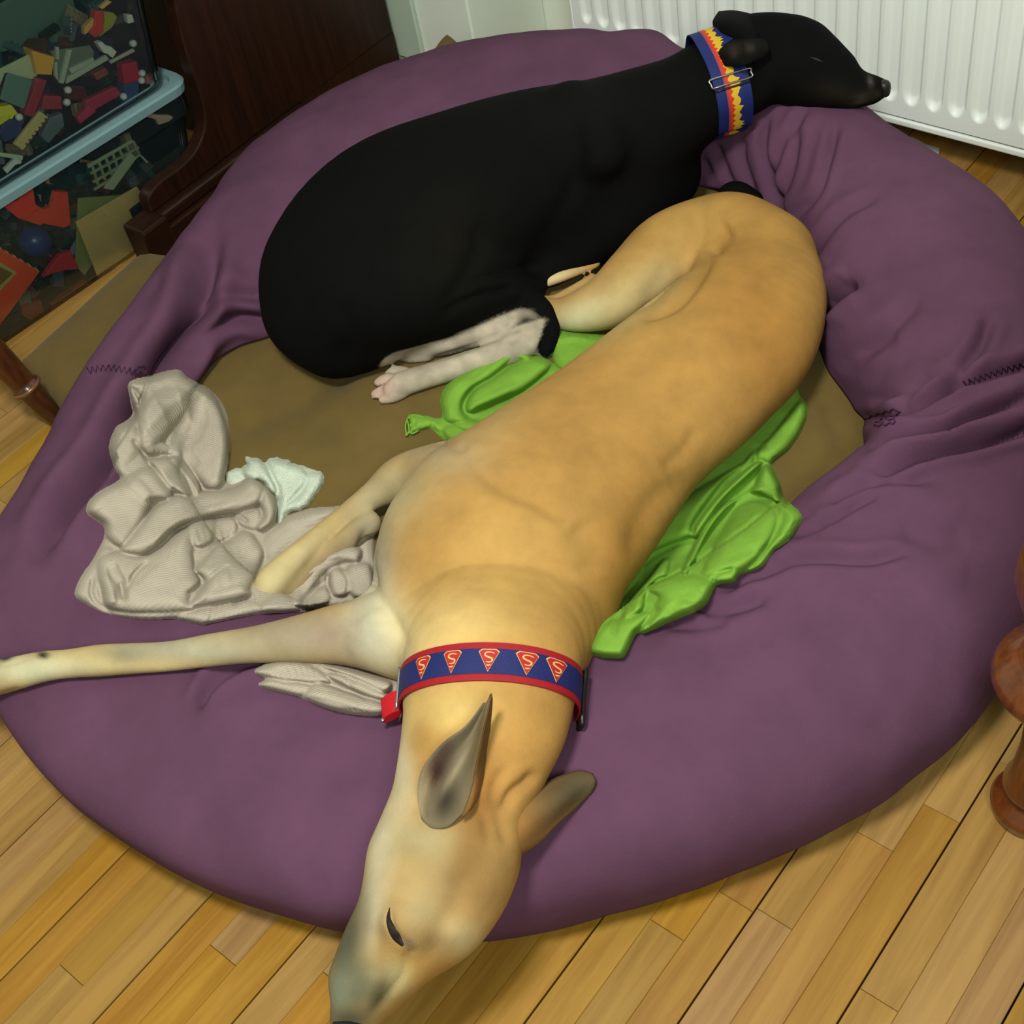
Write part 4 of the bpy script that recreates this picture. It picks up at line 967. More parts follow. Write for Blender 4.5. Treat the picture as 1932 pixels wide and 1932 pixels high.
    for _ in range(6):
        G1 = np.apply_along_axis(lambda v: np.convolve(np.pad(v, 7, 'edge'), kk, 'valid'), 0, G1); G1 = np.apply_along_axis(lambda v: np.convolve(np.pad(v, 7, 'edge'), kk, 'valid'), 1, G1)
    wt = np.clip(sd/14, 0, 1); Ds = np.minimum(G0m.ravel()*wt+Dd*(1-wt), np.maximum(G1.ravel()*wt+Dd*(1-wt), Dd-.05))
    U_ = (HP-CPOS)/Dd[:, None]; V = (CPOS+U_*(Ds-h)[:, None])[idx]; g = mp.reshape(nx, ny); f = np.stack([g[:-1, :-1], g[:-1, 1:], g[1:, 1:], g[1:, :-1]], -1).reshape(-1, 4); f = f[(f >= 0).all(1)]
    o = mesh(name, V, f, m, None, True)
    bm = bmesh.new(); bm.from_mesh(o.data); bmesh.ops.recalc_face_normals(bm, faces=bm.faces)
    if sum(ff.normal.dot(Vector(CPOS)-ff.calc_center_median()) for ff in list(bm.faces)[:2000:7]) < 0: bmesh.ops.reverse_faces(bm, faces=bm.faces)
    bm.to_mesh(o.data); bm.free(); return o
def ribbed(name, col, rough, scale, strength, direction):
    m = mat(name, col, rough, .15, .07, 14, 0); nt = m.node_tree; N = nt.nodes; L = nt.links
    tc = N.new('ShaderNodeTexCoord'); mp = N.new('ShaderNodeMapping'); mp.inputs['Rotation'].default_value = (0, 0, direction); L.new(tc.outputs['Object'], mp.inputs[0])
    wv = N.new('ShaderNodeTexWave'); wv.inputs['Scale'].default_value = scale; wv.inputs['Distortion'].default_value = 5; wv.inputs['Detail'].default_value = 2; wv.inputs['Detail Scale'].default_value = .35
    L.new(mp.outputs[0], wv.inputs[0]); bp = N.new('ShaderNodeBump'); bp.inputs['Strength'].default_value = strength; bp.inputs['Distance'].default_value = .0012
    L.new(wv.outputs[1], bp.inputs['Height']); L.new(bp.outputs[0], N['Principled BSDF'].inputs['Normal']); return m
M['grey'] = ribbed('ribbed_grey_cotton', (170, 161, 146), .85, 75, .45, .5)
M['green'] = mat('green_fleece', (118, 162, 60), .95, .08, .09, 30, .5, 500, bdist=.0015)
M['white'] = mat('white_terry', (198, 208, 192), .95, .08, .08, 40, .9, 380, bdist=.003)
def Z7(pts): return [(100+x*.3883, 650+y*.3883) for x, y in pts]
def ZG(pts): return [(600+x*.3106, 450+y*.3106) for x, y in pts]
def ZR(pts): return [(1050+x*.3106, 700+y*.3106) for x, y in pts]
# white rag first, the grey blanket overlaps it
tag(cloth('cleaning_rag', Z7([(835,620),(930,592),(940,555),(990,550),(1030,572),(1070,548),(1150,562),(1200,590),(1290,610),(1318,660),(1270,740),(1220,800),(1150,820),(1120,850),(1098,912),(1086,880),(1080,780),(1050,700),(960,660),(880,700),(850,680)]),
  [(Z7([(940,560),(1020,560),(1080,680),(1090,760),(1000,700),(930,640)]), .030, 14), (Z7([(1040,560),(1150,565),(1210,600),(1240,650),(1180,720),(1110,790),(1085,690)]), .020, 12), (Z7([(1230,640),(1290,615),(1315,660),(1230,790),(1150,815),(1130,780),(1210,720)]), .015, 12), (Z7([(1090,780),(1140,770),(1120,850),(1098,905)]), .012, 8)],
  [(Z7([(1130,780),(1200,700),(1240,640)]), 6, .004)], [(Z7([(1025,560),(1050,620),(1090,680),(1095,740)]), 4, .008), (Z7([(1230,640),(1210,700),(1130,780)]), 3, .006), (Z7([(860,640),(920,640),(960,650)]), 4, .004)], M['white'], jag=9, wob=.006),
  'small white terry cloth lying on the mattress beside the grey blanket', 'cloth')
GREYO = Z7([(370,185),(480,150),(605,122),(660,165),(770,225),(840,320),(858,440),(850,580),(840,665),(960,643),(1060,700),(1092,790),(1085,860),(1130,835),(1230,800),(1340,788),(1500,790),(1560,900),(1560,1000),(1560,1220),(1300,1290),(1000,1310),(780,1352),(720,1362),(600,1335),(430,1337),(250,1305),(160,1262),(105,1215),(140,1120),(190,1050),(225,985),(245,940),(245,885),(165,825),(175,760),(230,710),(325,655),(300,600),(272,500),(305,405),(340,380),(385,340),(375,270)])
GL = [
 (Z7([(500,1100),(700,900),(1100,870),(1450,980),(1540,1180),(1100,1290),(700,1290)]), .012, 30),
 (Z7([(300,400),(400,400),(470,540),(460,600),(420,640),(320,655),(275,500)]), .030, 18),
 (Z7([(372,185),(605,125),(770,228),(855,440),(848,590),(825,680),(755,705),(690,640),(600,545),(455,540),(415,450),(420,260)]), .048, 22),
 (Z7([(415,260),(372,190),(380,260),(410,350),(440,540),(460,560),(450,450)]), .036, 10),
 (Z7([(470,560),(560,545),(640,620),(690,745),(640,740),(560,700),(490,600)]), .052, 12),
 (Z7([(560,560),(620,545),(700,650),(720,720),(690,740),(640,650)]), .050, 9),
 (Z7([(325,655),(430,590),(500,610),(580,700),(560,760),(480,780),(440,860),(345,985),(255,930),(250,870),(170,815),(178,760),(235,712)]), .050, 22),
 (Z7([(335,1010),(345,960),(440,850),(520,770),(640,722),(870,700),(960,645),(1030,690),(1010,770),(900,815),(740,845),(610,885),(520,970),(430,1022)]), .056, 20),
 (Z7([(1000,760),(1030,690),(1085,760),(1085,850),(1010,910),(985,880),(1020,830)]), .048, 14),
 (Z7([(890,820),(1000,790),(1015,860),(975,905),(900,870)]), .030, 14),
 (Z7([(655,880),(780,845),(800,900),(770,960),(690,985)]), .036, 12), (Z7([(785,850),(880,840),(895,910),(830,960),(780,930)]), .030, 10),
 (Z7([(105,1212),(190,1060),(210,1000),(290,990),(240,1080),(230,1230),(300,1300),(640,1290),(560,1332),(300,1315)]), .016, 12),
 (Z7([(215,1050),(330,1005),(470,1020),(655,890),(685,1000),(690,1090),(720,1160),(660,1240),(680,1290),(430,1305),(270,1280),(235,1200)]), .044, 34),
 (Z7([(690,1090),(780,985),(930,905),(1000,960),(1025,1030),(960,1180),(950,1225),(700,1275),(655,1270),(740,1160)]), .046, 26),
 (Z7([(600,1325),(700,1290),(940,1235),(1010,1290),(780,1350),(700,1355)]), .018, 12),
 (Z7([(1090,880),(1150,830),(1340,790),(1360,820),(1200,920),(1060,1050),(1010,960)]), .020, 26),
 (Z7([(1150,1185),(1200,1100),(1330,1010),(1430,972),(1500,1000),(1480,1060),(1400,1060),(1300,1130),(1190,1270)]), .040, 16),
 (Z7([(1340,1110),(1400,1085),(1460,1130),(1440,1210),(1360,1220)]), .036, 12), (Z7([(1430,1080),(1540,1070),(1560,1220),(1450,1220)]), .032, 16),
 (Z7([(1000,1300),(1060,1220),(1180,1190),(1330,1180),(1340,1250),(1200,1290)]), .026, 14)]
GR = [(Z7([(520,170),(560,260),(590,330),(640,420)]), 20, -.010), (Z7([(700,240),(710,340),(690,430),(650,470)]), 16, -.008), (Z7([(460,480),(560,480),(640,500)]), 20, .006), (Z7([(640,460),(660,540),(700,600)]), 14, -.008),
 (Z7([(280,1060),(300,1110),(330,1160),(335,1240)]), 12, -.014), (Z7([(380,1160),(440,1090),(520,1030)]), 12, -.006), (Z7([(240,1110),(260,1180),(290,1270)]), 12, .010),
 (Z7([(700,1230),(800,1150),(870,1120)]), 12, .008), (Z7([(720,1060),(800,1040),(900,1010)]), 16, -.006), (Z7([(740,1240),(850,1220),(950,1180)]), 14, .006),
 (Z7([(350,640),(420,700),(470,750)]), 14, .006), (Z7([(480,990),(600,870),(700,830),(880,770)]), 10, .006), (Z7([(1180,1160),(1280,1060),(1400,1010)]), 8, .008), (Z7([(1220,1210),(1330,1110),(1400,1060)]), 6, .006)]
GC = [(Z7([(410,345),(440,380),(470,430)]), 3, .004), (Z7([(395,450),(440,530),(460,570)]), 4, .014), (Z7([(560,760),(520,750),(470,760)]), 5, .014), (Z7([(680,1000),(690,1060),(688,1100)]), 3, .010), (Z7([(700,1090),(790,980),(870,935)]), 3.5, .012),
 (Z7([(190,1130),(188,1200),(215,1260),(290,1310)]), 4, .012), (Z7([(360,1190),(400,1110),(470,1050)]), 3.5, .010), (Z7([(650,1215),(700,1180),(720,1140),(690,1110)]), 4, .012), (Z7([(720,1180),(790,1110),(860,1070)]), 3.5, .010),
 (Z7([(500,980),(570,910),(640,885)]), 4, .012), (Z7([(890,830),(920,850),(940,870)]), 4, .014), (Z7([(330,1150),(335,1200),(345,1250)]), 4, .010), (Z7([(1150,1190),(1250,1080),(1330,1040)]), 3, .012), (Z7([(1340,1110),(1330,1160),(1345,1210)]), 3, .012), (Z7([(1390,1090),(1430,1150),(1430,1210)]), 3, .010), (Z7([(1200,1270),(1290,1180),(1320,1150)]), 3.5, .010), (Z7([(870,1265),(920,1235),(950,1232)]), 4, .010), (Z7([(860,690),(845,670),(850,640)]), 4, .01), (Z7([(580,690),(640,740),(700,750)]), 3.5, .012), (Z7([(620,560),(680,640),(700,700)]), 3, .010)]
# gathered pleats along the lower edge
for i in range(11): x = 760+i*24; GC.append((Z7([(x, 1345-i*6), (x+12, 1300-i*6), (x+14, 1265-i*6)]), 2.2, .005))
for i in range(7): x = 670+i*30; GC.append((Z7([(x, 890), (x+14, 930), (x+18, 960)]), 2, .0035))
tag(cloth('blanket', GREYO, GL, GR, GC, M['grey'], 2.4, .008, 10, wob=.003), 'crumpled beige grey ribbed blanket heaped left of the fawn dog, under its forelegs', 'blanket')
GRN_L = [(ZG([(760,1090),(745,980),(790,880),(900,790),(1050,705),(1180,655),(1280,690),(1300,760),(1200,740),(1050,850),(930,930),(880,1010),(900,1080),(1000,1130),(900,1180),(820,1130)]), .032, 20),
 (ZG([(900,1020),(960,900),(1080,830),(1200,760),(1340,720),(1420,770),(1250,920),(1080,1000),(930,1062)]), .040, 24),
 (ZG([(760,1150),(900,1130),(1040,1120),(1000,1250),(880,1290),(800,1240)]), .020, 20), (ZG([(560,1070),(640,1085),(720,1110),(740,1180),(690,1160),(560,1160)]), .012, 8)]
tag(cloth('green_blanket', ZG([(545,1070),(640,1072),(755,1088),(742,980),(788,880),(900,790),(1050,708),(1180,653),(1280,688),(1350,708),(1440,760),(1700,900),(1500,1300),(1100,1500),(900,1400),(860,1290),(780,1240),(735,1205),(690,1160),(640,1160),(545,1195),(560,1130)]),
  GRN_L, [(ZG([(800,1130),(900,1160),(1020,1140)]), 7, .006), (ZG([(820,1180),(900,1210),(980,1190)]), 7, .005), (ZG([(950,1030),(1080,960),(1250,880)]), 10, .004)],
  [(ZG([(1200,735),(1060,845),(960,900),(895,970),(890,1040),(930,1062)]), 4, .016), (ZG([(935,1060),(1080,1000),(1200,945)]), 4, .016), (ZG([(800,1130),(880,1110),(930,1100),(1040,1090)]), 3, .008), (ZG([(1100,720),(1000,790),(930,850)]), 5, .005), (ZG([(700,1120),(690,1150),(740,1190)]), 3, .008), (ZG([(600,1080),(590,1120),(600,1150)]), 3, .007)], M['green'], 2.4, .006, 8, jag=2),
  'bright green fleece folded in a loop beside the white hind feet', 'blanket', 'visible ends of the green fleece blanket')
def thread(name, pts, r, m, parent=None):
    return tube(name, [hit(x, y)+(CPOS-hit(x, y))*.004 for x, y in crom(pts, 4)], r, m, parent, 6)
GRN_R = [
 (ZR([(1300,400),(1490,165),(1525,245),(1500,335),(1415,465),(1310,560),(1240,540),(1180,560),(1100,620),(1200,480)]), .026, 24),
 (ZR([(430,1200),(520,1020),(700,820),(1060,600),(1150,560),(1050,640),(930,800),(840,930),(840,1000),(700,1050),(560,1120),(480,1270),(380,1400),(250,1620),(200,1700),(250,1500)]), .030, 24),
 (ZR([(820,1000),(850,920),(960,780),(1100,640),(1200,560),(1250,560),(1150,660),(1020,780),(900,950),(850,1010)]), .048, 12),
 (ZR([(760,1225),(800,1120),(900,950),(1010,820),(1180,730),(1250,580),(1320,600),(1360,700),(1360,800),(1200,740),(1080,800),(960,930),(870,1090),(800,1220)]), .050, 14),
 (ZR([(880,1240),(940,1100),(1000,980),(1100,830),(1220,790),(1320,850),(1340,930),(1260,1090),(1120,1230),(1000,1240)]), .042, 34),
 (ZR([(1340,900),(1370,760),(1485,870),(1460,960),(1390,1040),(1310,1095),(1240,1190),(1120,1235),(1260,1100)]), .024, 18),
 (ZR([(900,1240),(1010,1190),(1100,1190),(1110,1240),(1080,1280),(970,1298)]), .036, 14),
 (ZR([(560,1330),(640,1270),(760,1245),(920,1255),(960,1310),(880,1435),(700,1515),(560,1575),(500,1590),(600,1430),(620,1370)]), .044, 26),
 (ZR([(400,1480),(440,1400),(560,1260),(640,1150),(690,1160),(680,1230),(600,1270),(540,1360),(520,1450),(420,1510)]), .040, 14),
 (ZR([(205,1715),(230,1600),(330,1520),(560,1465),(540,1520),(480,1590),(420,1720),(360,1742)]), .034, 18)]
tag(cloth('green_blanket', ZR([(1400,100),(1490,165),(1525,240),(1500,330),(1420,462),(1308,562),(1360,680),(1367,760),(1487,870),(1460,960),(1400,1040),(1320,1092),(1250,1190),(1110,1240),(1080,1282),(970,1302),(895,1432),(700,1522),(540,1592),(482,1602),(420,1722),(360,1747),(200,1722),(50,1600),(200,1200),(500,800),(1000,450)]),
  GRN_R, [(ZR([(470,1100),(480,1250),(400,1400),(250,1600)]), 12, .008), (ZR([(1080,900),(1180,860),(1290,880)]), 10, .004), (ZR([(1000,1100),(1060,960),(1120,900)]), 9, .005), (ZR([(1360,1000),(1410,930),(1420,850)]), 8, .006), (ZR([(640,1480),(700,1440),(760,1400)]), 8, -.004)],
  [(ZR([(1035,650),(900,830),(830,945),(850,1005)]), 4, .016), (ZR([(840,1010),(720,1050),(600,1110),(500,1180)]), 5, .016), (ZR([(1200,560),(1220,480),(1280,460)]), 5, .012), (ZR([(880,1230),(900,1150),(960,1060)]), 5, .014), (ZR([(960,1290),(970,1240),(1080,1190)]), 4, .012), (ZR([(560,1440),(540,1380),(600,1440),(590,1480)]), 4, .012), (ZR([(540,1560),(600,1480),(640,1440)]), 4, .010), (ZR([(350,1600),(380,1490),(480,1430)]), 6, .010), (ZR([(1230,1120),(1330,1000),(1370,850)]), 5, .010), (ZR([(1090,760),(1180,700),(1270,690)]), 4, .008), (ZR([(760,1220),(800,1120),(840,1060)]), 4, .008), (ZR([(670,1230),(690,1180),(640,1150)]), 4, .008)], M['green'], 2.4, .006, 9, jag=1.5),
  'bright green fleece bunched between the fawn back and the purple ring', 'blanket', 'visible ends of the green fleece blanket')
tag(cloth('green_blanket', [(1035,618),(1075,622),(1140,632),(1180,640),(1120,690),(1060,700),(1040,668)], [], [([(1050,640),(1080,636),(1110,640)], 6, .006)], [], M['green'], 2.4, .010, 8),
  'small bit of green fleece showing between the black tail and the fawn belly', 'blanket', 'visible ends of the green fleece blanket')
fr = empty('fringe_thread', tuple(hit(775, 800))); tag(fr, 'loose pulled green threads at the frayed corner by the looped green fleece', 'thread')
for i, q in enumerate(([(800, 788), (780, 783), (768, 792), (765, 808), (768, 822)], [(776, 784), (779, 800), (776, 818), (790, 812)], [(770, 818), (785, 808), (806, 803)], [(802, 790), (786, 792), (774, 803), (790, 806)], [(765, 822), (772, 812), (768, 790)])):
    thread('thread', q, .0014, M['green'], fr)
# grey cloth end under the outstretched foreleg
tag(cloth('blanket', Z7([(975,1590),(1040,1545),(1150,1520),(1300,1530),(1500,1580),(1660,1620),(1700,1640),(1690,1700),(1640,1740),(1590,1802),(1400,1790),(1230,1730),(1190,1712),(1000,1660),(1030,1625)]),
  [(Z7([(980,1592),(1100,1545),(1250,1560),(1350,1640),(1200,1640),(1060,1620)]), .022, 10), (Z7([(1000,1655),(1060,1625),(1240,1650),(1210,1705),(1120,1690)]), .018, 9), (Z7([(1225,1690),(1290,1645),(1400,1680),(1600,1745),(1590,1798),(1400,1786),(1240,1730)]), .028, 14), (Z7([(1330,1610),(1400,1600),(1560,1660),(1640,1720),(1560,1720),(1420,1660)]), .030, 10), (Z7([(1300,1560),(1440,1580),(1640,1640),(1600,1690),(1450,1620)]), .034, 10)],
  [(Z7([(1250,1700),(1350,1710),(1500,1760)]), 8, .005)], [(Z7([(1290,1640),(1400,1670),(1550,1730)]), 3, .010), (Z7([(1030,1620),(1140,1635),(1240,1650)]), 2.5, .006), (Z7([(1450,1660),(1430,1630),(1480,1640)]), 2.5, .006), (Z7([(1240,1760),(1400,1775),(1560,1785)]), 2.5, .004)]+[(Z7([(1060+i*28, 1560), (1075+i*28, 1590), (1080+i*28, 1620)]), 1.8, .003) for i in range(8)], M['grey'], 2.2, .008, 8),
  'rolled edge of the ribbed blanket poking out below the straight foreleg', 'blanket')
# ---------------------------------------------------------------- clear storage boxes full of toy bricks
def clear(name, col, dens, rough=.08):
    m = bpy.data.materials.new(name); m.use_nodes = True; N = m.node_tree.nodes; L = m.node_tree.links; N.remove(N['Principled BSDF'])
    tr = N.new('ShaderNodeBsdfTransparent'); tr.inputs[0].default_value = (*lin(tuple(min(255, 238+c*.1) for c in col)), 1)
    df = N.new('ShaderNodeBsdfDiffuse'); df.inputs[0].default_value = (*lin(col), 1); gl = N.new('ShaderNodeBsdfGlossy'); gl.inputs['Roughness'].default_value = rough
    fr = N.new('ShaderNodeFresnel'); fr.inputs[0].default_value = 1.4
    a = N.new('ShaderNodeMixShader'); a.inputs[0].default_value = dens; L.new(tr.outputs[0], a.inputs[1]); L.new(df.outputs[0], a.inputs[2])
    b = N.new('ShaderNodeMixShader'); L.new(fr.outputs[0], b.inputs[0]); L.new(a.outputs[0], b.inputs[1]); L.new(gl.outputs[0], b.inputs[2])
    L.new(b.outputs[0], N['Material Output'].inputs[0]); return m
M['clear'] = clear('clear_plastic', (120, 160, 160), .022)
M['lidp'] = clear('pale_blue_lid', (118, 150, 156), .80, .25)
XF = -2.062; YK = .088
def yaw(p): return (p[0]+YK*(p[1]-.86), p[1], p[2])
def PX(px, py, X):
    d = ray(px, py); return CPOS+d*(X-YK*.86)/(d[0]-YK*d[1])
def storage_box(z0, z1, yb, yt, lab):
    """tapered clear tub; yb/yt = (y0, y1) at the bottom and under the rim"""
    t = empty('storage_box', (XF-.2, (yb[0]+yb[1])/2, z0)); tag(t, lab, 'storage box', None)
    dx = .36; th = .0025
    def ring(y, x0, x1, z, r=.035, n=5):
        c = [(x1-r, y[0]+r, -90), (x1-r, y[1]-r, 0), (x0+r, y[1]-r, 90), (x0+r, y[0]+r, 180)]; out = []
        for cx, cy, a0 in c:
            for k in range(n+1): a = math.radians(a0+90*k/n); out.append(yaw((cx+r*math.cos(a), cy+r*math.sin(a), z)))
        return out
    lv = [(yb, XF-dx+.012, XF-.022, z0+.001), (yb, XF-dx+.004, XF-.014, z0+.012), (tuple(yb[i]*.2+yt[i]*.8 for i in (0, 1)), XF-dx, XF-.004, z1-.045), ((yt[0]-.002, yt[1]+.002), XF-dx-.004, XF+.000, z1-.043), ((yt[0]-.002, yt[1]+.002), XF-dx-.004, XF+.000, z1)]
    bm = bmesh.new(); out = [[bm.verts.new(p) for p in ring(*l)] for l in lv]
    inn = [[bm.verts.new(p) for p in ring((l[0][0]+th, l[0][1]-th), l[1]+th, l[2]-th, max(l[3], z0+.0035))] for l in lv]
    n = len(out[0])
    for A_, flip in ((out, 0), (inn, 1)):
        for a, b in zip(A_, A_[1:]):
            for k in range(n): f = (a[k], a[(k+1) % n], b[(k+1) % n], b[k]); bm.faces.new(f[::-1] if flip else f)
    bm.faces.new(out[0][::-1]); bm.faces.new(inn[0])
    for k in range(n): bm.faces.new((out[-1][k], out[-1][(k+1) % n], inn[-1][(k+1) % n], inn[-1][k]))
    bmobj('tub', bm, M['clear'], t, False)
    bm = bmesh.new(); Z0, Z1 = z1-.001, z1+.019
    L1 = [((yt[0]-.007, yt[1]+.007), XF-dx-.01, XF+.006, Z0), ((yt[0]-.009, yt[1]+.009), XF-dx-.012, XF+.008, Z1-.004), ((yt[0]-.006, yt[1]+.006), XF-dx-.009, XF+.005, Z1), ((yt[0]+.008, yt[1]-.008), XF-dx+.006, XF-.010, Z1), ((yt[0]+.010, yt[1]-.010), XF-dx+.01, XF-.013, Z1-.010)]
    A_ = [[bm.verts.new(p) for p in ring(l[0], l[1], l[2], l[3], .04)] for l in L1]
    B_ = [[bm.verts.new((p.co.x, p.co.y, p.co.z-.002)) for p in A_[-1]], [bm.verts.new(p) for p in ring((yt[0]-.0045, yt[1]+.0045), XF-dx-.007, XF+.0035, Z0)]]
    n = len(A_[0])
    for a, b in list(zip(A_, A_[1:]))+[(B_[0], B_[1])]:
        for k in range(n): bm.faces.new((a[k], a[(k+1) % n], b[(k+1) % n], b[k]))
    for k in range(n): bm.faces.new((A_[0][k], B_[1][k], B_[1][(k+1) % n], A_[0][(k+1) % n]))
    bm.faces.new(A_[-1]); bm.faces.new(B_[0][::-1]); bmesh.ops.recalc_face_normals(bm, faces=bm.faces)
    bmobj('lid', bm, M['lidp'], t, False); return t
storage_box(.001, .249, (.700, 1.222), (.650, 1.270), 'clear plastic box of toy bricks standing on the floor, pale blue lid')
storage_box(.270, .580, (.690, 1.245), (.650, 1.290), 'clear plastic box of toy bricks stacked on top of the other box')
TM = {}
def tmat(c, rough=.3):
    if c not in TM: TM[c] = mat('toy_plastic_%02x%02x%02x' % c, c, rough, .45)
    return TM[c]
def toy(name, label, poly, X, th, c, cat='toy brick', studs=None, group=None, bev=.0012):
    pts = [PX(x, y, X) for x, y in poly]; cen = np.mean(pts, 0)
    o = extrude_poly(name, [Vector(p-cen) for p in pts], (-1, YK, 0), th, tmat(c), None, bev)
    o.location = cen; tag(o, label, cat, group)
    if studs:
        nx, ny = studs; a, b, d = (np.array(pts[k])-cen for k in (0, 1, 3))
        bm = bmesh.new()
        for i in range(nx):
            for j in range(ny):
                p = a+(b-a)*(i+.5)/nx+(d-a)*(j+.5)/ny; r = min(np.linalg.norm(b-a)/nx, np.linalg.norm(d-a)/ny)*.3
                bmesh.ops.create_cone(bm, cap_ends=True, segments=12, radius1=r, radius2=r, depth=.004, matrix=Matrix.Translation(p+np.array([.0018, 0, 0])) @ Matrix.Rotation(math.pi/2, 4, 'Y'))
        s_ = bmobj('studs', bm, tmat(c)); s_.parent = o
    return o
def rot(cx, cy, w_, h_, deg):
    a = math.radians(deg); return [(cx+x*math.cos(a)-y*math.sin(a), cy+x*math.sin(a)+y*math.cos(a)) for x, y in ((-w_/2, -h_/2), (w_/2, -h_/2), (w_/2, h_/2), (-w_/2, h_/2))]
XU = -2.086
U = 'in the upper clear box'; Lw = 'in the lower clear box'
toy('toy_brick', 'orange toy brick standing '+U+', near its left end', [(60, 95), (104, 108), (98, 142), (70, 140)], XU, .03, (216, 158, 48))
toy('toy_baseplate', 'pale green toy baseplate corner '+U, [(-40, 150), (55, 103), (72, 142), (60, 150), (10, 138), (-40, 260)], XU-.012, .004, (172, 184, 138), 'toy plate')
toy('toy_baseplate', 'grey green square toy plate '+U+' in front of the pale plate', [(16, 138), (62, 152), (46, 206), (2, 188)], XU, .006, (86, 122, 108), 'toy plate', None)
toy('toy_brick', 'long dark red toy brick slanting '+U, [(72, 148), (89, 152), (64, 222), (46, 216)], XU+.001, .018, (150, 36, 44))
toy('toy_brick', 'short dark red toy brick beside the long slanting red one', [(84, 180), (116, 182), (118, 206), (78, 207)], XU, .018, (156, 46, 50))
toy('toy_brick', 'yellow toy brick with studs at the left edge '+U, [(-20, 205), (22, 198), (34, 214), (-12, 245)], XU+.001, .02, (206, 200, 20), studs=(3, 1))
b_ = toy('toy_beam', 'pale yellow toy beam with a row of holes '+U, [(76, 210), (92, 221), (44, 284), (27, 272)], XU+.004, .008, (196, 178, 112), 'toy beam')
for k in range(7):
    p = PX(86-k*6.0, 225+k*7.8, XU+.0045); bm = bmesh.new(); bmesh.ops.create_cone(bm, cap_ends=True, segments=10, radius1=.0021, radius2=.0021, depth=.0012, matrix=Matrix.Rotation(math.pi/2, 4, 'Y'))
    h_ = bmobj('hole_shade_disc', bm, tmat((90, 74, 30))); h_.parent = b_; h_.location = Vector(p)-b_.location  # dark discs on the beam face imitate the shade inside its holes
toy('toy_slope', 'grey sloped toy brick '+U+' beside the pale yellow beam', [(95, 222), (118, 214), (122, 238), (92, 270), (78, 258)], XU, .014, (92, 104, 106))
toy('toy_brick', 'dark blue toy brick '+U+' below the yellow brick', [(8, 226), (42, 226), (40, 255), (10, 268), (0, 250)], XU-.002, .02, (32, 52, 92))
tr = toy('toy_window_piece', 'pale grey toy window frame with two bars '+U, [(96, 96), (170, 86), (178, 98), (172, 120), (120, 155), (108, 140)], XU-.010, .003, (96, 112, 88), 'toy frame')
for q in ([(106, 89), (111, 89), (112, 112), (107, 112)], [(128, 94), (136, 94), (120, 158), (112, 156)], [(103, 118), (108, 117), (110, 152), (104, 144)], [(130, 130), (176, 108), (178, 116), (136, 139)], [(128, 145), (200, 104), (206, 112), (126, 158)]):
    pts = [PX(x, y, XU-.005) for x, y in q]; o = extrude_poly('bar', [Vector(p)-tr.location for p in pts], (-1, 0, 0), .005, tmat((164, 176, 148))); o.parent = tr
toy('toy_piece', 'white crinkled toy piece '+U, [(184, 82), (192, 78), (200, 86), (210, 88), (221, 98), (213, 110), (204, 102), (196, 100)], XU, .014, (206, 208, 190), 'toy piece')
toy('toy_rod', 'pale grey toy rod slanting '+U+' under the white piece', [(207, 116), (252, 92), (256, 97), (210, 121)], XU+.001, .006, (170, 172, 152), 'toy piece')
toy('toy_brick', 'crimson square toy brick '+U+' near its right end', [(230, 122), (258, 116), (266, 150), (235, 160)], XU, .02, (178, 30, 52))
toy('toy_brick', 'deep blue toy brick below the crimson square brick', [(233, 161), (262, 152), (262, 178), (238, 200), (232, 190)], XU-.002, .02, (44, 70, 116))
toy('toy_wedge', 'long magenta toy wedge '+U, [(162, 190), (218, 164), (230, 178), (178, 208), (160, 204)], XU+.001, .012, (170, 44, 70), 'toy wedge')
toy('toy_wedge', 'short magenta toy wedge '+U+' touching the rim', [(146, 222), (168, 200), (182, 210), (152, 234)], XU+.002, .012, (186, 50, 82), 'toy wedge')
toy('toy_brick', 'small pink toy brick at the right end '+U, [(275, 146), (290, 140), (294, 152), (278, 160)], XU, .012, (186, 84, 90))
for i, (x, y, r) in enumerate(((268, 138, 7), (267, 152, 6), (233, 182, 6), (251, 82, 6.5), (126, 193, 7), (36, 221, 7), (128, 170, 6))):
    p = PX(x, y, XU+.003); o = lathe('toy_piece', [(.001, -.006), (.005, -.005), (.0066, 0), (.005, .005), (.001, .006)], (0, 0, 0), tmat((202, 206, 196)), None, 14, (1, .3, .2)); o.location = p; tag(o, 'small white round toy piece '+U, 'toy piece', 'small white toy pieces in the upper box')
toy('toy_brick', 'small white toy brick '+U+' near its upper right corner', [(239, 28), (250, 28), (254, 42), (242, 45)], XU, .012, (200, 196, 180))
toy('toy_figure', 'red toy piece in the middle of the yellow jumble '+U, [(180, 20), (196, 22), (196, 60), (180, 72), (168, 60), (178, 48)], XU+.002, .016, (196, 54, 34), 'toy piece')
toy('toy_piece', 'orange yellow toy piece left of the red one '+U, [(160, 52), (178, 34), (176, 56), (160, 66)], XU-.001, .012, (210, 160, 70), 'toy piece')
toy('toy_piece', 'olive yellow curved toy piece right of the red one '+U, [(196, 22), (214, 24), (222, 32), (212, 52), (188, 70), (198, 40)], XU-.003, .012, (150, 146, 40), 'toy piece')
toy('toy_rod', 'tan toy rod rising at the top '+U, [(188, 14), (204, 0), (212, 4), (194, 18)], XU, .008, (214, 170, 90), 'toy piece')
toy('toy_rod', 'pale green toy rod at the left edge low '+U, [(-12, 286), (44, 294), (43, 303), (-12, 293)], XU+.001, .006, (182, 196, 160), 'toy piece')
toy('toy_rod', 'white toy elbow piece at the left edge low '+U, [(8, 320), (30, 298), (42, 304), (40, 309), (30, 311), (14, 328)], XU, .008, (196, 204, 190), 'toy piece')
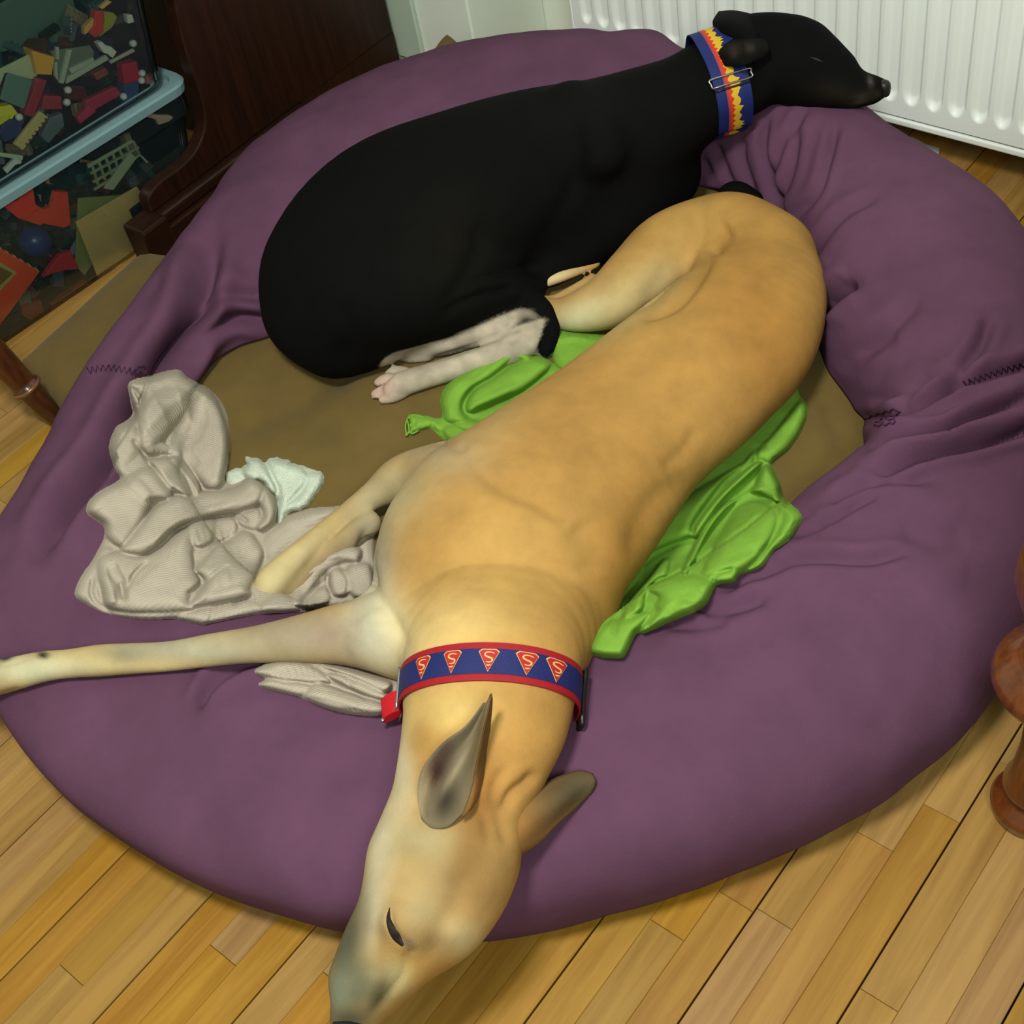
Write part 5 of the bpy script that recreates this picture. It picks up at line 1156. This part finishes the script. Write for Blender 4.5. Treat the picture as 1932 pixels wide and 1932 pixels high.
toy('toy_brick', 'brownish red toy brick low '+U, [(176, 140), (200, 128), (206, 140), (184, 152)], XU-.004, .014, (134, 70, 52))
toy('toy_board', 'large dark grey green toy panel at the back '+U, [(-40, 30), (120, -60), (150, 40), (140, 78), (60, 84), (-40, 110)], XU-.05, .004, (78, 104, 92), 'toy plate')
XL = -2.090
toy('toy_figure', 'small pink and tan toy arm piece '+Lw+' near the lid corner', [(280, 214), (306, 218), (322, 218), (328, 222), (318, 230), (300, 236), (296, 226), (280, 222)], XL, .010, (190, 158, 132), 'toy piece')
gr = toy('toy_fence', 'pale green toy lattice fence '+Lw, [(165, 312), (250, 264), (254, 268), (168, 318)], XL, .004, (156, 162, 124), 'toy fence')
for a, b in (((172, 326), (262, 276)), ((176, 342), (262, 292)), ((178, 356), (240, 318))):
    pts = [PX(x, y, XL) for x, y in (a, b, (b[0]+1, b[1]+4), (a[0]+1, a[1]+4))]; o = extrude_poly('rail', [Vector(p)-gr.location for p in pts], (-1, 0, 0), .004, tmat((156, 162, 124))); o.parent = gr
for k in range(7):
    x = 172+k*13; y = 312-k*7.4; pts = [PX(*q, XL-.0005) for q in ((x, y), (x+4, y-2), (x+16, y+36-k*2), (x+12, y+38-k*2))]; o = extrude_poly('post', [Vector(p)-gr.location for p in pts], (-1, 0, 0), .003, tmat((140, 148, 112))); o.parent = gr
toy('toy_plate', 'pale slanting toy bar in front of the lattice fence '+Lw, [(246, 288), (259, 298), (214, 359), (197, 356)], XL+.003, .006, (178, 186, 150), 'toy piece')
toy('toy_rod', 'thin pale toy rod at the right end '+Lw, [(262, 292), (267, 292), (281, 306), (278, 309)], XL+.002, .004, (186, 184, 160), 'toy piece')
toy('toy_piece', 'bright red toy frame with a notch '+Lw, [(30, 380), (62, 352), (68, 386), (84, 396), (98, 390), (104, 362), (128, 362), (134, 424), (122, 430), (80, 422), (78, 426), (35, 412), (5, 388)], XL-.002, .012, (236, 62, 46), 'toy frame')
toy('toy_baseplate', 'beige toy baseplate with a tab leaning at the right end '+Lw, [(143, 419), (258, 352), (275, 372), (244, 396), (278, 475), (186, 526)], XL+.003, .003, (226, 192, 120), 'toy plate')
# fine studs of the baseplate
bm = bmesh.new(); bp_ = [o for o in bpy.data.objects if o.name.startswith('toy_baseplate')][-1]
pl_ = [(143, 419), (258, 352), (275, 372), (244, 396), (278, 475), (186, 526)]
for i in range(40):
    for j in range(40):
        q = np.array([[143+i*3.9*.866+j*3.9*.42-20, 419-i*3.9*.5+j*3.9*.9-20]])
        if inside(q, pl_)[0] and poly_dist(q, np.array(pl_+[pl_[0]], float))[0][0] > 2.2:
            p = Vector(PX(q[0, 0], q[0, 1], XL+.0036))-bp_.location; bmesh.ops.create_cone(bm, cap_ends=True, segments=6, radius1=.0011, radius2=.0011, depth=.0016, matrix=Matrix.Translation(p) @ Matrix.Rotation(math.pi/2, 4, 'Y'))
o = bmobj('studs', bm, tmat((226, 192, 120))); o.parent = bp_; o['kind'] = 'stuff'
toy('toy_plate', 'olive green toy plate behind the beige baseplate '+Lw, [(148, 374), (262, 366), (240, 400), (160, 520), (142, 500)], XL-.008, .004, (140, 150, 84), 'toy plate')
p = PX(66, 455, XL-.022); o = lathe('toy_ball', [(.001, -.03), (.014, -.0265), (.025, -.016), (.030, 0), (.025, .016), (.014, .0265), (.001, .03)], (0, 0, 0), tmat((30, 54, 116)), None, 28); o.location = p; tag(o, 'dark blue toy ball '+Lw+' below the red frame', 'toy ball')
toy('toy_wedge', 'red triangular toy roof piece '+Lw+' right of the blue ball', [(82, 524), (112, 482), (134, 474), (150, 508), (124, 510), (100, 516)], XL, .012, (210, 44, 60), 'toy wedge')
cardo = toy('toy_card', 'orange red toy card with cream stripes at the left edge '+Lw, [(-60, 440), (0, 468), (76, 512), (20, 588), (-60, 690)], XL+.004, .002, (240, 84, 38), 'toy card')
for q, c_ in (([(-60, 470), (0, 495), (32, 514), (-10, 560), (-60, 640)], (190, 170, 96)), ([(-60, 482), (0, 503), (24, 516), (-14, 552), (-60, 600)], (120, 100, 30))):
    pts = [PX(x, y, XL+.0045+(.0006 if c_[0] == 120 else 0)) for x, y in q]; o = extrude_poly('card_panel', [Vector(p_)-cardo.location for p_ in pts], (-1, 0, 0), .0005, tmat(c_)); o.parent = cardo
for k in range(7):
    x = -20+k*14; y = 456+k*8.2-2; pts = [PX(*q, XL+.0048) for q in ((x, y), (x+7, y+4), (x+10, y+10), (x+3, y+6))]; o = extrude_poly('stripe', [Vector(p_)-cardo.location for p_ in pts], (-1, 0, 0), .0006, tmat((216, 150, 110))); o.parent = cardo
toy('toy_brick', 'dull red long toy brick lying along the bottom '+Lw, [(98, 576), (160, 532), (182, 536), (120, 590), (104, 600)], XL, .014, (150, 56, 46))
toy('toy_brick', 'small dull red toy brick in the lower left '+Lw, [(40, 570), (78, 566), (84, 590), (60, 606), (44, 596)], XL-.003, .014, (126, 38, 40))
toy('toy_piece', 'grey green rounded toy piece below the orange card '+Lw, [(44, 546), (58, 550), (60, 572), (38, 576), (36, 556)], XL-.002, .012, (84, 100, 78), 'toy piece')
toy('toy_brick', 'small white toy tile at the very bottom '+Lw, [(62, 630), (76, 619), (79, 623), (66, 633)], XL+.002, .006, (196, 186, 150))
# heap behind: many small bricks
rb = random.Random(21); shb = {}
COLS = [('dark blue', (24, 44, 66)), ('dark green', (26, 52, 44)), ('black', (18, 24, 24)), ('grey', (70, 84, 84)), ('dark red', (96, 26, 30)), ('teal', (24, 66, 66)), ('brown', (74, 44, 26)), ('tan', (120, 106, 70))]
for bx, (z0, z1, y0, y1, where) in enumerate(((.012, .185, .745, 1.205, 'lower'), (.282, .46, .735, 1.235, 'upper'))):
    for k in range(70):
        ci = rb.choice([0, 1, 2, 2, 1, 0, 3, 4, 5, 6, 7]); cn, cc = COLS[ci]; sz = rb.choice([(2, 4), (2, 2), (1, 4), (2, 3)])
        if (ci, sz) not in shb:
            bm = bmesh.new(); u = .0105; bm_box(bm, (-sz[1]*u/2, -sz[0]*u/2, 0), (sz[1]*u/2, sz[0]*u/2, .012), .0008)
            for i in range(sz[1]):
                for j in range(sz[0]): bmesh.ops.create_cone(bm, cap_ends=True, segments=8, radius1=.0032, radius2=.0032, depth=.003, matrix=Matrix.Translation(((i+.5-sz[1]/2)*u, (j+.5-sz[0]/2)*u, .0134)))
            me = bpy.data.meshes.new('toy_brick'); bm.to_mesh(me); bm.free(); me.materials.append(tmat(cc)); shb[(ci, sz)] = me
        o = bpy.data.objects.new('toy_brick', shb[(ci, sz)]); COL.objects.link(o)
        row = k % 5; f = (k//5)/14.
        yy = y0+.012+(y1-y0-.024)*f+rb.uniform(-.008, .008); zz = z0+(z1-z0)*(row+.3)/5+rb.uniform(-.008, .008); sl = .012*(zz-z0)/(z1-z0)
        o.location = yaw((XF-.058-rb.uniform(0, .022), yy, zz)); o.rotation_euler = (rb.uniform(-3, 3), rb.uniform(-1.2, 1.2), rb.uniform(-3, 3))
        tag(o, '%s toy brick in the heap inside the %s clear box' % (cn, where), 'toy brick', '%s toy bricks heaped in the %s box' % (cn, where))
    # the deeper part of the heap
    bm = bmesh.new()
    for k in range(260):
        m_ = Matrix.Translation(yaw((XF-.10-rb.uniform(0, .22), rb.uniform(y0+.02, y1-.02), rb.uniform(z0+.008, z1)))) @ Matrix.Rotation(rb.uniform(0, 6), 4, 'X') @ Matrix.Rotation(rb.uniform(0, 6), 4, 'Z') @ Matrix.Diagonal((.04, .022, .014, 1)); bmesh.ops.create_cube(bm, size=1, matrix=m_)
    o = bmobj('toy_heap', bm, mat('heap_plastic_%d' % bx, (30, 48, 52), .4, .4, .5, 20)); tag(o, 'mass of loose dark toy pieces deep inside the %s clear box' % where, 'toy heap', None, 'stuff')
